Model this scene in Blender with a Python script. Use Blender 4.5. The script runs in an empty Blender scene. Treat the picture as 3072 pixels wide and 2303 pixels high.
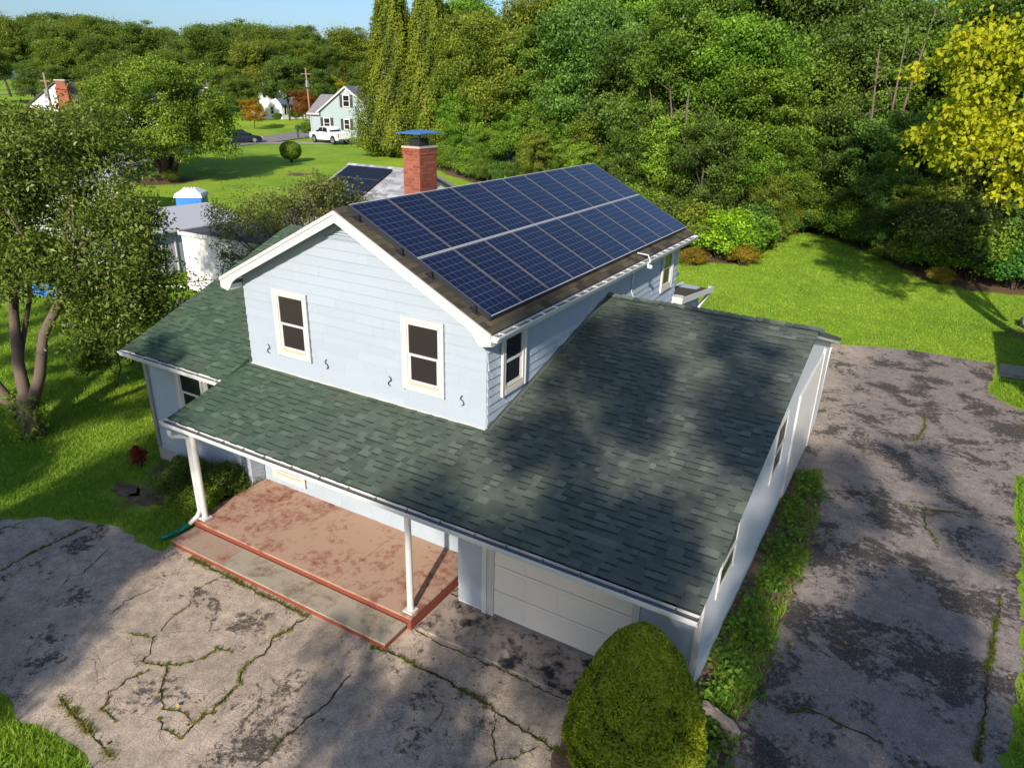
import bpy, math, random
import numpy as np
from mathutils import Vector, Matrix

R = math.radians
rnd = random.Random(7)
scene = bpy.context.scene
COL = scene.collection

# ------------------------------------------------------------------ camera, sky, sun, exposure
cam_d = bpy.data.cameras.new('camera'); cam = bpy.data.objects.new('camera', cam_d); COL.objects.link(cam)
cr, cu, cf = Vector((0.86258, 0.50533, 0.02432)), Vector((-0.21231, 0.31792, 0.92404)), Vector((-0.45922, 0.80222, -0.38152))
cam.matrix_world = Matrix(((cr.x, cu.x, -cf.x, 12.0936), (cr.y, cu.y, -cf.y, -9.7633), (cr.z, cu.z, -cf.z, 8.8009), (0, 0, 0, 1)))
cam_d.sensor_width = 36; cam_d.lens = 2141.84 / 3072 * 36; cam_d.clip_end = 2000; cam_d.clip_start = .1
scene.camera = cam
SUN_EL, SUN_AZ = R(28), R(164)          # azimuth clockwise from +Y
world = bpy.data.worlds.new('World'); scene.world = world; world.use_nodes = True
wn = world.node_tree; wn.nodes.clear()
sky = wn.nodes.new('ShaderNodeTexSky'); sky.sky_type = 'NISHITA'; sky.sun_disc = False
sky.sun_elevation = SUN_EL; sky.sun_rotation = SUN_AZ; sky.altitude = 0; sky.air_density = 1.0; sky.dust_density = 1.6; sky.ozone_density = 6.0
bg = wn.nodes.new('ShaderNodeBackground'); bg.inputs['Strength'].default_value = .11
wo = wn.nodes.new('ShaderNodeOutputWorld')
wn.links.new(sky.outputs[0], bg.inputs['Color']); wn.links.new(bg.outputs[0], wo.inputs[0])
sd = bpy.data.lights.new('sun', 'SUN'); sd.energy = 4.3; sd.angle = R(.9); sd.color = (1, .92, .80)
sun = bpy.data.objects.new('sun', sd); COL.objects.link(sun)
travel = Vector((-math.sin(SUN_AZ) * math.cos(SUN_EL), -math.cos(SUN_AZ) * math.cos(SUN_EL), -math.sin(SUN_EL)))
sun.rotation_euler = travel.to_track_quat('-Z', 'Y').to_euler()
sun.location = (30, -60, 40)
scene.view_settings.view_transform = 'Standard'; scene.view_settings.look = 'None'
scene.view_settings.exposure = .62; scene.view_settings.gamma = 1
scene.view_settings.use_curve_mapping = False

# ------------------------------------------------------------------ materials
MATS = {}
def nt(name):
    m = bpy.data.materials.new(name); m.use_nodes = True
    t = m.node_tree; t.nodes.clear()
    o = t.nodes.new('ShaderNodeOutputMaterial'); b = t.nodes.new('ShaderNodeBsdfPrincipled')
    t.links.new(b.outputs[0], o.inputs[0]); MATS[name] = m
    return m, t, b, o
class N:
    """tiny node helper"""
    def __init__(s, t): s.t = t
    def n(s, typ, **k):
        x = s.t.nodes.new(typ)
        for a, b in k.items(): setattr(x, a, b)
        return x
    def l(s, a, b): s.t.links.new(a, b)
    def sock(s, inp, v):
        if hasattr(v, 'links'): s.l(v, inp)
        else: inp.default_value = v
    def math(s, op, a, b=0, c=None):
        x = s.n('ShaderNodeMath', operation=op); s.sock(x.inputs[0], a); s.sock(x.inputs[1], b)
        if c is not None: s.sock(x.inputs[2], c)
        return x.outputs[0]
    def mix(s, f, a, b, mode='MIX'):
        x = s.n('ShaderNodeMix', data_type='RGBA', blend_type=mode)
        s.sock(x.inputs[0], f)
        for i, v in ((6, a), (7, b)):
            if isinstance(v, (tuple, list)): v = (*v[:3], 1)
            s.sock(x.inputs[i], v)
        return x.outputs[2]
    def pos(s, kind='Object'):
        return s.n('ShaderNodeTexCoord').outputs[kind]
    def gpos(s): return s.n('ShaderNodeNewGeometry').outputs['Position']
    def noise(s, vec, scale, detail=3, rough=.55, dist=0):
        x = s.n('ShaderNodeTexNoise'); s.l(vec, x.inputs['Vector']); x.inputs['Scale'].default_value = scale
        x.inputs['Detail'].default_value = detail; x.inputs['Roughness'].default_value = rough; x.inputs['Distortion'].default_value = dist
        return x.outputs[0]
    def vor(s, vec, scale, feature='F1', out=0, rand=1):
        x = s.n('ShaderNodeTexVoronoi', feature=feature); s.l(vec, x.inputs['Vector']); x.inputs['Scale'].default_value = scale
        x.inputs['Randomness'].default_value = rand
        return x.outputs[out]
    def ramp(s, f, a, b, lo=0., hi=1.):
        x = s.n('ShaderNodeMapRange'); s.sock(x.inputs[0], f); x.inputs[1].default_value = a; x.inputs[2].default_value = b
        x.inputs[3].default_value = lo; x.inputs[4].default_value = hi
        return x.outputs[0]
    def attr(s, name, out=2):
        x = s.n('ShaderNodeAttribute'); x.attribute_name = name; return x.outputs[out]
    def bump(s, h, strength=.3, dist=.02):
        x = s.n('ShaderNodeBump'); x.inputs['Strength'].default_value = strength; x.inputs['Distance'].default_value = dist
        s.l(h, x.inputs['Height']); return x.outputs[0]
    def xyz(s, v):
        x = s.n('ShaderNodeSeparateXYZ'); s.l(v, x.inputs[0]); return x.outputs

def M(name, col, rough=.6, var=.12, scale=6, col2=None, tint=None, bump=0, bscale=40, metal=0, spec=.4, fine=0):
    """plain procedural surface: base colour, blotchy variation, optional per-face tint"""
    if name in MATS: return MATS[name]
    m, t, b, o = nt(name); g = N(t); p = g.gpos()
    c = (*col, 1)
    n1 = g.noise(p, scale, 4)
    if tint: base = g.mix(g.attr('tint'), tint[0], tint[1])
    else: base = g.mix(g.ramp(n1, .35, .65), col, col2 if col2 else tuple(x * (1 - var) for x in col))
    v = g.ramp(n1, .25, .75, 1 - var, 1 + var * .6)
    x = g.n('ShaderNodeMix', data_type='RGBA', blend_type='MULTIPLY'); x.inputs[0].default_value = 1
    g.l(base, x.inputs[6]); g.l(v, x.inputs[7]); base = x.outputs[2]
    if fine:
        f = g.ramp(g.noise(p, 180, 2), .3, .7, 1 - fine, 1 + fine); base = g.mix(1, base, f, 'MULTIPLY')
    g.l(base, b.inputs['Base Color']); b.inputs['Roughness'].default_value = rough; b.inputs['Metallic'].default_value = metal
    b.inputs['Specular IOR Level'].default_value = spec
    if bump: g.l(g.bump(g.noise(p, bscale, 4), bump, .02), b.inputs['Normal'])
    return m

def leaf_mat(name, c0, c1, trans=.35, rough=.55, objcol=True):
    if name in MATS: return MATS[name]
    m, t, b, o = nt(name); g = N(t)
    base = g.mix(g.attr('tint'), c0, c1)
    if objcol:
        oi = g.n('ShaderNodeObjectInfo'); base = g.mix(1, base, oi.outputs['Color'], 'MULTIPLY')
    g.l(base, b.inputs['Base Color']); b.inputs['Roughness'].default_value = rough; b.inputs['Specular IOR Level'].default_value = .25
    tr = g.n('ShaderNodeBsdfTranslucent'); g.l(g.mix(.25, base, (.5, .6, .05), 'MIX'), tr.inputs['Color'])
    mx = g.n('ShaderNodeMixShader'); mx.inputs[0].default_value = trans
    g.l(b.outputs[0], mx.inputs[1]); g.l(tr.outputs[0], mx.inputs[2]); g.l(mx.outputs[0], o.inputs[0])
    return m

# --- house materials
def siding_mat():
    m, t, b, o = nt('painted_shingle_blue'); g = N(t); p = g.gpos()
    base = g.mix(g.attr('tint'), (.33, .38, .44), (.35, .40, .46))
    stretch = g.n('ShaderNodeMapping'); stretch.inputs['Scale'].default_value = (55, 55, 1.2); g.l(p, stretch.inputs['Vector'])
    grain = g.noise(stretch.outputs[0], 1, 3)
    base = g.mix(g.ramp(grain, .3, .75, 0, .28), base, (.40, .45, .50))
    dirt = g.ramp(g.noise(p, 1.3, 5), .58, .78, 0, .3); base = g.mix(dirt, base, (.30, .34, .40))
    g.l(base, b.inputs['Base Color']); b.inputs['Roughness'].default_value = .62; b.inputs['Specular IOR Level'].default_value = .3
    g.l(g.bump(grain, .22, .006), b.inputs['Normal'])
    return m
siding_mat()
def shingle_mat():
    m, t, b, o = nt('green_asphalt_shingle'); g = N(t); p = g.gpos(); x, y, z = g.xyz(p)
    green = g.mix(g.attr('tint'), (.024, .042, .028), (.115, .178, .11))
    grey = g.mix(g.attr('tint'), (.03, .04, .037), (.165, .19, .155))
    old = g.ramp(g.math('ADD', g.math('MULTIPLY', x, .12), g.noise(p, .5, 3)), .35, 1.6)
    base = g.mix(old, green, grey)
    base = g.mix(1, base, g.ramp(g.noise(p, 240, 2, .7), .25, .75, .72, 1.3), 'MULTIPLY')
    base = g.mix(g.ramp(g.noise(p, .9, 6, .65), .5, .75, 0, .45), base, (.10, .105, .075))
    g.l(base, b.inputs['Base Color']); b.inputs['Roughness'].default_value = .88; b.inputs['Specular IOR Level'].default_value = .25
    g.l(g.bump(g.noise(p, 300, 2), .35, .004), b.inputs['Normal'])
shingle_mat()
M('brown_asphalt_shingle', (.1, .08, .05), .9, .25, 3, tint=((.032, .024, .016), (.105, .085, .055)), bump=.4, bscale=250, fine=.3)
M('white_trim', (.58, .565, .54), .5, .06, 3, bump=.05, bscale=25)
M('gutter_white', (.60, .60, .60), .38, .08, 4)
M('gutter_inside', (.16, .15, .13), .8, .35, 9)
M('window_screen', (.032, .026, .024), .28, .25, 2, spec=.6)
M('window_glass', (.018, .018, .024), .06, .15, 1.5, spec=.8)
M('wood_sill', (.62, .5, .38), .6, .2, 9, bump=.2, bscale=60)
M('bare_wood', (.55, .27, .10), .7, .25, 12)
M('black_iron', (.015, .015, .018), .5, .1)
M('brick_red', (.3, .09, .05), .85, .2, 20, tint=((.21, .055, .03), (.34, .10, .055)), bump=.4, bscale=90)
M('mortar', (.5, .43, .37), .9, .15, 25, bump=.3, bscale=80)
M('soot_metal', (.03, .028, .026), .6, .3, 12)
M('blue_metal', (.05, .16, .42), .35, .2, 6, spec=.6)
M('flashing', (.13, .15, .14), .5, .3, 8)
M('foundation', (.42, .39, .36), .85, .25, 4, bump=.3, bscale=30)
M('garage_door_paint', (.80, .73, .65), .5, .06, 2)
M('wall_paint_grey', (.66, .67, .70), .6, .1, 1.2, bump=.1, bscale=15)
M('grey_board', (.25, .24, .24), .6, .3, 4)
M('frame_alloy', (.22, .205, .19), .5, .08, 9, metal=.7)
M('frame_dark', (.03, .032, .04), .35, .1, 9)
M('green_plastic', (.0, .16, .09), .4, .15, 8)

def concrete(name, c_base, c_stain, c_stain2, k=.5, s1=1.6):
    m, t, b, o = nt(name); g = N(t); p = g.gpos()
    n1 = g.noise(p, s1, 6, .65, .4); n2 = g.noise(p, 7, 6, .7); n3 = g.noise(p, 40, 4, .7)
    base = g.mix(g.ramp(n3, .3, .7, 0, .45), c_base, tuple(x * .72 for x in c_base))
    st = g.ramp(g.math('ADD', g.math('MULTIPLY', n1, .65), g.math('MULTIPLY', n2, .45)), k, k + .13)
    base = g.mix(st, base, c_stain)
    base = g.mix(g.ramp(g.noise(p, 3.1, 5, .7), .6, .72, 0, .7), base, c_stain2)
    base = g.mix(g.ramp(g.vor(p, 60), .0, .12, .35, 0), base, (.7, .66, .6))
    g.l(base, b.inputs['Base Color']); b.inputs['Roughness'].default_value = .85; b.inputs['Specular IOR Level'].default_value = .25
    g.l(g.bump(n3, .35, .01), b.inputs['Normal'])
concrete('porch_concrete_red', (.43, .28, .195), (.22, .07, .05), (.30, .18, .13), .55)
concrete('step_concrete', (.37, .32, .24), (.20, .15, .10), (.42, .26, .18), .55)
concrete('step_concrete_red', (.36, .26, .19), (.30, .09, .06), (.4, .3, .22), .56)
concrete('pad_concrete', (.40, .32, .26), (.03, .03, .033), (.07, .06, .055), .525, 2.6)
M('red_paint_edge', (.28, .065, .035), .7, .4, 7, col2=(.2, .05, .03), bump=.3, bscale=60)

def asphalt_mat():
    m, t, b, o = nt('asphalt'); g = N(t); p = g.gpos(); x, y, z = g.xyz(p)
    warp = g.n('ShaderNodeMix', data_type='RGBA', blend_type='LINEAR_LIGHT'); warp.inputs[0].default_value = .35
    g.l(p, warp.inputs[6]); nz = g.n('ShaderNodeTexNoise'); nz.inputs['Scale'].default_value = 1.3; nz.inputs['Detail'].default_value = 5
    g.l(p, nz.inputs['Vector']); g.l(nz.outputs['Color'], warp.inputs[7]); pw = warp.outputs[2]
    side = g.ramp(g.math('ADD', x, g.math('MULTIPLY', g.noise(p, .35, 3), 3)), 11.2, 13.2)    # the side drive keeps more of its old sealer
    fine = g.noise(p, 55, 4, .85)
    base = g.mix(g.ramp(g.noise(p, .6, 4), .35, .65), (.46, .365, .28), (.33, .265, .205))
    base = g.mix(side, base, (.225, .19, .17))
    base = g.mix(1, base, g.ramp(fine, .3, .7, .35, 1.7), 'MULTIPLY')
    base = g.mix(1, base, g.ramp(g.noise(p, 4, 6, .75), .3, .7, .66, 1.3), 'MULTIPLY')
    # pale stones worn proud
    base = g.mix(g.ramp(g.vor(p, 34), .05, .2, .5, 0), base, (.66, .60, .54))
    # old sealer, worn into ragged flakes
    ed = g.vor(pw, 13, 'DISTANCE_TO_EDGE'); lines = g.ramp(g.math('ADD', ed, g.math('MULTIPLY', g.math('SUBTRACT', g.noise(p, 30, 3), .5), .12)), .0, .05)
    where = g.math('ADD', g.math('MULTIPLY', g.noise(p, .75, 8, .72, .5), .72), g.math('MULTIPLY', g.noise(p, 9, 5, .7), .28))
    thr = g.math('SUBTRACT', where, g.math('MULTIPLY', g.math('SUBTRACT', 1, side), .045))
    seal = g.math('MULTIPLY', g.ramp(thr, .50, .54), g.ramp(lines, 0, 1, .35, 1))
    base = g.mix(g.math('MULTIPLY', seal, .86), base, (.036, .031, .029))
    # fine crazing
    cr2 = g.ramp(g.vor(pw, 2.3, 'DISTANCE_TO_EDGE'), .0, .012, .8, 0)
    base = g.mix(g.math('MULTIPLY', cr2, g.ramp(g.noise(p, .5, 3), .45, .6)), base, (.03, .028, .022))
    moss = g.math('MULTIPLY', g.ramp(g.noise(p, 1.1, 6, .7), .59, .72), g.ramp(g.noise(p, 14, 4), .4, .6))
    base = g.mix(g.math('MULTIPLY', moss, .75), base, (.20, .135, .035))
    g.l(base, b.inputs['Base Color']); b.inputs['Roughness'].default_value = .92; b.inputs['Specular IOR Level'].default_value = .2
    h = g.math('ADD', g.math('MULTIPLY', fine, .6), g.math('SUBTRACT', g.math('MULTIPLY', seal, .5), cr2))
    g.l(g.bump(h, .5, .015), b.inputs['Normal'])
asphalt_mat()
M('road_asphalt', (.21, .195, .195), .9, .15, .8, bump=.2, bscale=30)
M('gravel_drive', (.36, .30, .25), .95, .2, 2, bump=.3, bscale=30)
M('yellow_paint', (.55, .35, .05), .7, .2, 3)
M('crack_dark', (.035, .03, .024), .95, .3, 9)

def lawn_mat():
    m, t, b, o = nt('lawn'); g = N(t); p = g.gpos()
    n1 = g.noise(p, .22, 4); n2 = g.noise(p, 1.6, 5, .6); n3 = g.noise(p, 28, 3, .7)
    base = g.mix(g.ramp(n1, .35, .65), (.155, .29, .018), (.26, .40, .026))
    base = g.mix(g.ramp(n2, .45, .7, 0, .6), base, (.32, .35, .06))
    base = g.mix(1, base, g.ramp(n3, .25, .75, .5, 1.4), 'MULTIPLY')
    soil = g.attr('earth'); s2 = g.ramp(g.math('ADD', soil, g.math('MULTIPLY', g.noise(p, 1.2, 5), .5)), .6, .85)
    dirt = g.mix(n3, (.075, .048, .026), (.20, .125, .07))
    base = g.mix(s2, base, dirt)
    g.l(base, b.inputs['Base Color']); b.inputs['Roughness'].default_value = .9; b.inputs['Specular IOR Level'].default_value = .15
    g.l(g.bump(g.noise(p, 16, 5, .75), .9, .06), b.inputs['Normal'])
lawn_mat()
M('soil', (.12, .075, .048), .95, .4, 5, col2=(.21, .135, .085), bump=.8, bscale=25)
leaf_mat('grass_blade', (.09, .20, .010), (.32, .46, .04), .3, .5, False)
leaf_mat('moss_blade', (.055, .1, .008), (.27, .24, .03), .3, .7, False)
leaf_mat('leaf', (.05, .09, .012), (.26, .33, .055), .38)
leaf_mat('leaf_yellow', (.28, .33, .012), (.66, .61, .02), .45)
leaf_mat('leaf_small', (.045, .075, .014), (.24, .25, .06), .3, .42)
leaf_mat('needles', (.06, .085, .01), (.25, .25, .025), .2)
M('bark', (.10, .075, .055), .95, .35, 6, bump=.9, bscale=30)
M('bark_pale', (.17, .125, .10), .95, .3, 8, bump=.8, bscale=35)
M('rock', (.38, .30, .25), .9, .3, 5, bump=.7, bscale=20)

# ------------------------------------------------------------------ mesh helpers
class MB:
    def __init__(s): s.v = []; s.f = []; s.t = []
    def add(s, vs, fs, t=.5, fr=None):
        k = len(s.v)
        if fr is not None:
            O, a, b, c = fr; vs = [O + a * x + b * y + c * z for x, y, z in vs]
        s.v += [tuple(q) for q in vs]; s.f += [tuple(i + k for i in f) for f in fs]; s.t += [t] * len(fs)
        return s
    def box(s, x0, x1, y0, y1, z0, z1, t=.5, fr=None):
        return s.add([(x0, y0, z0), (x1, y0, z0), (x1, y1, z0), (x0, y1, z0), (x0, y0, z1), (x1, y0, z1), (x1, y1, z1), (x0, y1, z1)],
                     [(0, 3, 2, 1), (4, 5, 6, 7), (0, 1, 5, 4), (1, 2, 6, 5), (2, 3, 7, 6), (3, 0, 4, 7)], t, fr)
    def wedge(s, u0, u1, v0, v1, t0, t1, fr, t=.5, base=0):
        """shingle: thick at the butt (v0), thin at the top (v1); frame = origin, along, upslope, normal"""
        return s.add([(u0, v0, base), (u1, v0, base), (u1, v1, base), (u0, v1, base), (u0, v0, base + t0), (u1, v0, base + t0), (u1, v1, base + t1), (u0, v1, base + t1)],
                     [(4, 5, 6, 7), (0, 1, 5, 4), (1, 2, 6, 5), (2, 3, 7, 6), (3, 0, 4, 7)], t, fr)
    def poly(s, pts, t=.5): return s.add(pts, [tuple(range(len(pts)))], t)
    def prism(s, pts, d, t=.5, fr=None):
        """outline pts (3D) pushed along vector d"""
        n = len(pts); d = Vector(d); a = [Vector(p) for p in pts]; b = [p + d for p in a]
        return s.add(a + b, [tuple(range(n))[::-1], tuple(range(n, 2 * n))] + [(i, (i + 1) % n, n + (i + 1) % n, n + i) for i in range(n)], t, fr)
    def tube(s, path, r, n=8, t=.5, cap=True):
        path = [Vector(p) for p in path]; m = len(path)
        rs = r if isinstance(r, (list, tuple)) else [r] * m
        vs = []; prev = None
        for i, p in enumerate(path):
            d = (path[min(i + 1, m - 1)] - path[max(i - 1, 0)]).normalized()
            ref = Vector((0, 0, 1)) if abs(d.z) < .9 else Vector((1, 0, 0))
            a = d.cross(ref).normalized()
            if prev is not None:
                a = (prev - d * prev.dot(d)).normalized()
            prev = a; b = d.cross(a)
            for k in range(n):
                w = 2 * math.pi * k / n; vs.append(p + (a * math.cos(w) + b * math.sin(w)) * rs[i])
        fs = [(i * n + k, i * n + (k + 1) % n, (i + 1) * n + (k + 1) % n, (i + 1) * n + k) for i in range(m - 1) for k in range(n)]
        if cap: fs += [tuple(range(n))[::-1], tuple(range((m - 1) * n, m * n))]
        return s.add(vs, fs, t)
    def lathe(s, prof, n=16, t=.5, fr=None):
        vs = [(r * math.cos(2 * math.pi * k / n), r * math.sin(2 * math.pi * k / n), z) for r, z in prof for k in range(n)]
        m = len(prof)
        fs = [(i * n + k, i * n + (k + 1) % n, (i + 1) * n + (k + 1) % n, (i + 1) * n + k) for i in range(m - 1) for k in range(n)]
        return s.add(vs, fs + [tuple(range(n))[::-1], tuple(range((m - 1) * n, m * n))], t, fr)
    def mesh(s, name, mat, smooth=False):
        me = bpy.data.meshes.new(name); me.from_pydata(s.v, [], s.f)
        a = me.attributes.new('tint', 'FLOAT', 'FACE'); a.data.foreach_set('value', s.t)
        me.materials.append(MATS[mat] if isinstance(mat, str) else mat)
        if smooth: me.polygons.foreach_set('use_smooth', [True] * len(s.f))
        me.update(); return me
    def build(s, name, mat, parent=None, smooth=False):
        return obj(name, s.mesh(name, mat, smooth), parent)
WORLDP = set()
def obj(name, me, parent=None):
    o = bpy.data.objects.new(name, me); COL.objects.link(o)
    if parent is not None:
        o.parent = parent
        if parent.name in WORLDP: o.matrix_parent_inverse = Matrix.Translation(-Vector(parent.location))
    return o
LABELS = {}
def tag(o, label, cat, group=None):
    k = len(label.split())
    if label in LABELS and (group is None or LABELS[label] != group): print('DUPLABEL', label)
    if not 4 <= k <= 16: print('LABELLEN', k, label)
    LABELS[label] = group
    o['label'] = label; o['category'] = cat
    if group: o['group'] = group
    return o
def thing(name, label, cat, loc=(0, 0, 0), rotz=0, group=None, world=False):
    o = bpy.data.objects.new(name, None); COL.objects.link(o); o.location = loc; o.rotation_euler = (0, 0, rotz)
    o.empty_display_size = .2
    if world: WORLDP.add(o.name)
    return tag(o, label, cat, group)
def kind(o, k): o['kind'] = k; return o
ORD = [w for w in ['first', 'second', 'third', 'fourth', 'fifth', 'sixth', 'seventh', 'eighth', 'ninth', 'tenth', 'eleventh', 'twelfth', 'thirteenth', 'fourteenth', 'fifteenth', 'sixteenth', 'seventeenth', 'eighteenth', 'nineteenth', 'twentieth'] + ['twenty-' + w for w in ('first', 'second', 'third', 'fourth', 'fifth', 'sixth', 'seventh', 'eighth', 'ninth')] + ['thirtieth']]; ORD += [t_ + '-' + w for t_ in ('thirty', 'forty', 'fifty') for w in ORD[:9]]
V = Vector
X, Y, Z = V((1, 0, 0)), V((0, 1, 0)), V((0, 0, 1))
CAM = V((12.0936, -9.7633, 8.8009))
def pix(p):
    d = V(p) - CAM; w = d.dot(cf); return 512 + 713.95 * d.dot(cr) / w, 383.5 - 713.95 * d.dot(cu) / w
EX, EY = V((.8679, .4968, 0)), V((-.4968, .8679, 0))     # across and along the view, on the ground
YAW = math.atan2(.4968, .8679)

# ------------------------------------------------------------------ terrain
CTRL = np.array([(-42.7, 41.8, 1.7), (-55, 57, 2.1), (-50, 60, 2.15), (-62.5, 65, 2.6), (-57, 68, 2.1), (-59, 59, 2.4), (-85, 79, 3.0), (-100, 82, 3.6), (-62, 52, 2.0), (-74, 65, 2.6), (-79, 79, 3.6), (-56, 43, 2.0), (-52, 34, 2.0), (-42.5, 28, 1.2), (-37, 50, 2.2), (-20, 12, .3), (-25, 17, .5), (-12, 18, .5), (-24, 5, .2), (-75, 38, 3.0), (-117, 89, 4.5), (-150, 75, 5), (-30, 13, .8), (-36, 8, 1.0),
                 (-22, 40, 1.2), (-12, 36, .8), (-4, 34, .4), (4, 44, .4), (8, 55, 2.2), (20, 45, 1.5), (-5, 62, 3.0), (-20, 62, 3.0), (20, 70, 4), (30, 25, .4), (30, -20, 0), (-15, -30, 0), (-30, -10, 0), (15, -40, 0), (60, 30, 1), (-80, 0, 2), (-40, 100, 5), (0, 110, 6)], float)
def hgt(x, y):
    x = np.asarray(x, float); y = np.asarray(y, float)
    d2 = (x[..., None] - CTRL[:, 0]) ** 2 + (y[..., None] - CTRL[:, 1]) ** 2
    w = 1 / (d2 + 6) ** 1.6
    z = (w * CTRL[:, 2]).sum(-1) / w.sum(-1)
    dx = np.maximum(np.maximum(-15 - x, x - 20), 0); dy = np.maximum(np.maximum(-24 - y, y - 25), 0)
    k = np.clip(np.hypot(dx, dy) / 14, 0, 1); k = k * k * (3 - 2 * k)
    return z * k
def hz(x, y): return float(hgt(np.array([x]), np.array([y]))[0])
EDGE = [(-36, 48), (-30, 47), (-24, 44.5), (-17, 41.5), (-11, 38.5), (-6, 35.5), (-2.5, 32.5), (1, 29.8), (3.6, 30.5), (4, 35), (4.6, 41.5), (6.4, 41.8), (8, 37.5), (10.5, 34.2), (12.3, 31.7), (14.7, 30.8), (18, 31.5), (24, 32), (32, 34)]
EX_, EY_ = np.array([e[0] for e in EDGE], float), np.array([e[1] for e in EDGE], float)
gs = np.sinh(np.linspace(-1, 1, 231) * 5.6) / math.sinh(5.6) * 800
gx, gy = np.meshgrid(gs - 8, gs + 18, indexing='ij')
gz = hgt(gx, gy) - .0
far = np.clip((np.hypot(gx + 10, gy - 20) - 150) / 200, 0, 1); gz = gz * (1 - far) + 5 * far
n = len(gs)
idx = np.arange(n * n).reshape(n, n)
quads = np.stack([idx[:-1, :-1], idx[1:, :-1], idx[1:, 1:], idx[:-1, 1:]], -1).reshape(-1, 4)
me = bpy.data.meshes.new('ground'); me.from_pydata(np.stack([gx, gy, gz], -1).reshape(-1, 3).tolist(), [], quads.tolist())
edge_y = np.interp(gx, EX_, EY_)
earth = np.clip((gy - edge_y + 1.0) / 1.5, 0, 1) * ((gx > -34) & (gx < 60))
for cx_, cy_, r_ in ((-2.6, -1.75, .55), (-2.0, -1.8, .6), (-2.9, -.6, .55), (-1.6, -.6, .7), (-42.5, 27.5, 3), (-14.2, 8.7, 1.6), (-10.5, 20, .5), (-36, 36, 1.2), (16.6, 25, 1.2)):
    earth = np.maximum(earth, np.clip(1.35 - np.hypot(gx - cx_, gy - cy_) / r_, 0, 1))
at = me.attributes.new('earth', 'FLOAT', 'POINT'); at.data.foreach_set('value', earth.ravel())
me.materials.append(MATS['lawn']); me.polygons.foreach_set('use_smooth', [True] * len(quads))
kind(obj('ground', me), 'structure')

def jag(pts, step=.25, amp=.06, seed=1, z=.006, closed=True, skip=()):
    r = random.Random(seed); out = []
    m = len(pts)
    for i in range(m if closed else m - 1):
        a, b = V((*pts[i], 0)), V((*pts[(i + 1) % m], 0)); L = (b - a).length; k = max(1, int(L / step)); nrm = V((-(b - a).y, (b - a).x, 0)).normalized()
        for j in range(k):
            q = a.lerp(b, j / k); q = q + nrm * (r.uniform(-amp, amp) if (j or i not in skip) and i not in skip else 0); out.append((q.x, q.y, z))
    return out
DRIVE = [(-16, -11), (-7, -5.9), (-3.85, -3.93), (-3.18, -3.5), (-2.14, -2.97), (-1.16, -2.78), (-.38, -2.9), (.09, -2.85), (.12, -1.5), (5.6, -1.5), (5.6, -.5), (10.3, -.5), (10.3, 11.2), (9.9, 11.3), (9.65, 19.07), (12.23, 20.07), (15.17, 20.19), (15.06, 18.4), (14.81, 16.9), (15.47, 15.8), (16.4, 15.4), (16.4, 11.2), (15.25, 10.6), (15.1, 5), (14.98, 2.7), (14.62, .4), (14.55, -3), (14.6, -19), (4.9, -19), (4.2, -7.1), (3.75, -6.5), (3.13, -6.4), (2.62, -6.42), (2.08, -6.55), (1.43, -6.4), (.9, -6.55), (-1, -7.6), (-5, -10), (-14, -15.5)]
kind(MB().poly(jag(DRIVE, .22, .07, 3, .006, skip=(7, 8, 9, 10, 11))).build('driveway', 'asphalt'), 'structure')
BED = [(10.33, -1.25), (10.33, 7.7), (11.0, 8.2), (11.3, 6), (11.4, 3.9), (11.28, 1.7), (11.33, .2), (11.3, -.35), (11.15, -1.2), (11.2, -1.9), (11.25, -2.9), (10.9, -3.5), (9.6, -3.6), (9.05, -3.1), (8.95, -2.1), (9.3, -1.25)]
kind(MB().poly(jag(BED, .15, .07, 5, .012)).build('planting_bed', 'soil'), 'structure')
def strip(name, left, right, mat, dz, sub=8, kd='structure'):
    L = []; Rr = []
    for a, b in ((left, L), (right, Rr)):
        for i in range(len(a) - 1):
            for j in range(sub):
                t = j / sub; b.append((a[i][0] * (1 - t) + a[i + 1][0] * t, a[i][1] * (1 - t) + a[i + 1][1] * t))
        b.append(a[-1])
    vs = []; fs = []; C = 6
    for i, (p, q) in enumerate(zip(L, Rr)):
        for c in range(C + 1):
            t = c / C; x, y = p[0] * (1 - t) + q[0] * t, p[1] * (1 - t) + q[1] * t; vs.append((x, y, hz(x, y) + dz))
    for i in range(len(L) - 1):
        for c in range(C): k = i * (C + 1) + c; fs.append((k, k + 1, k + C + 2, k + C + 1))
    return kind(MB().add(vs, fs).build(name, mat), kd)
RN = [(-36, 8), (-43, 20), (-49.5, 31.5), (-55.5, 43), (-58.2, 51), (-58.6, 59.5), (-61, 68), (-66, 85)]
RF = [(-43, 6), (-50, 18), (-56.5, 29), (-62, 40.5), (-65, 50), (-65.2, 61.5), (-67.5, 71), (-72.5, 87)]
strip('road', RN, RF, 'road_asphalt', .07, 10)
mid = [((a[0] + b[0]) / 2, (a[1] + b[1]) / 2) for a, b in zip(RN, RF)]
strip('centre_line', [(a[0] + .1, a[1]) for a in mid], [(a[0] - .1, a[1]) for a in mid], 'yellow_paint', .085, 10)
strip('gravel_driveway', [(-58.6, 50.2), (-54, 54.5), (-50.5, 58.2), (-47.5, 61)], [(-58.4, 53.6), (-55.5, 57.6), (-52.3, 60.8), (-49.5, 63.5)], 'gravel_drive', .05, 8)
kind(MB().poly(jag([(15.2, 18.7), (17.5, 18.9), (17.5, 20.4), (15.3, 20.3)], .3, .03, 9, .03)).build('concrete_pad', 'step_concrete'), 'structure')

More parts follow.
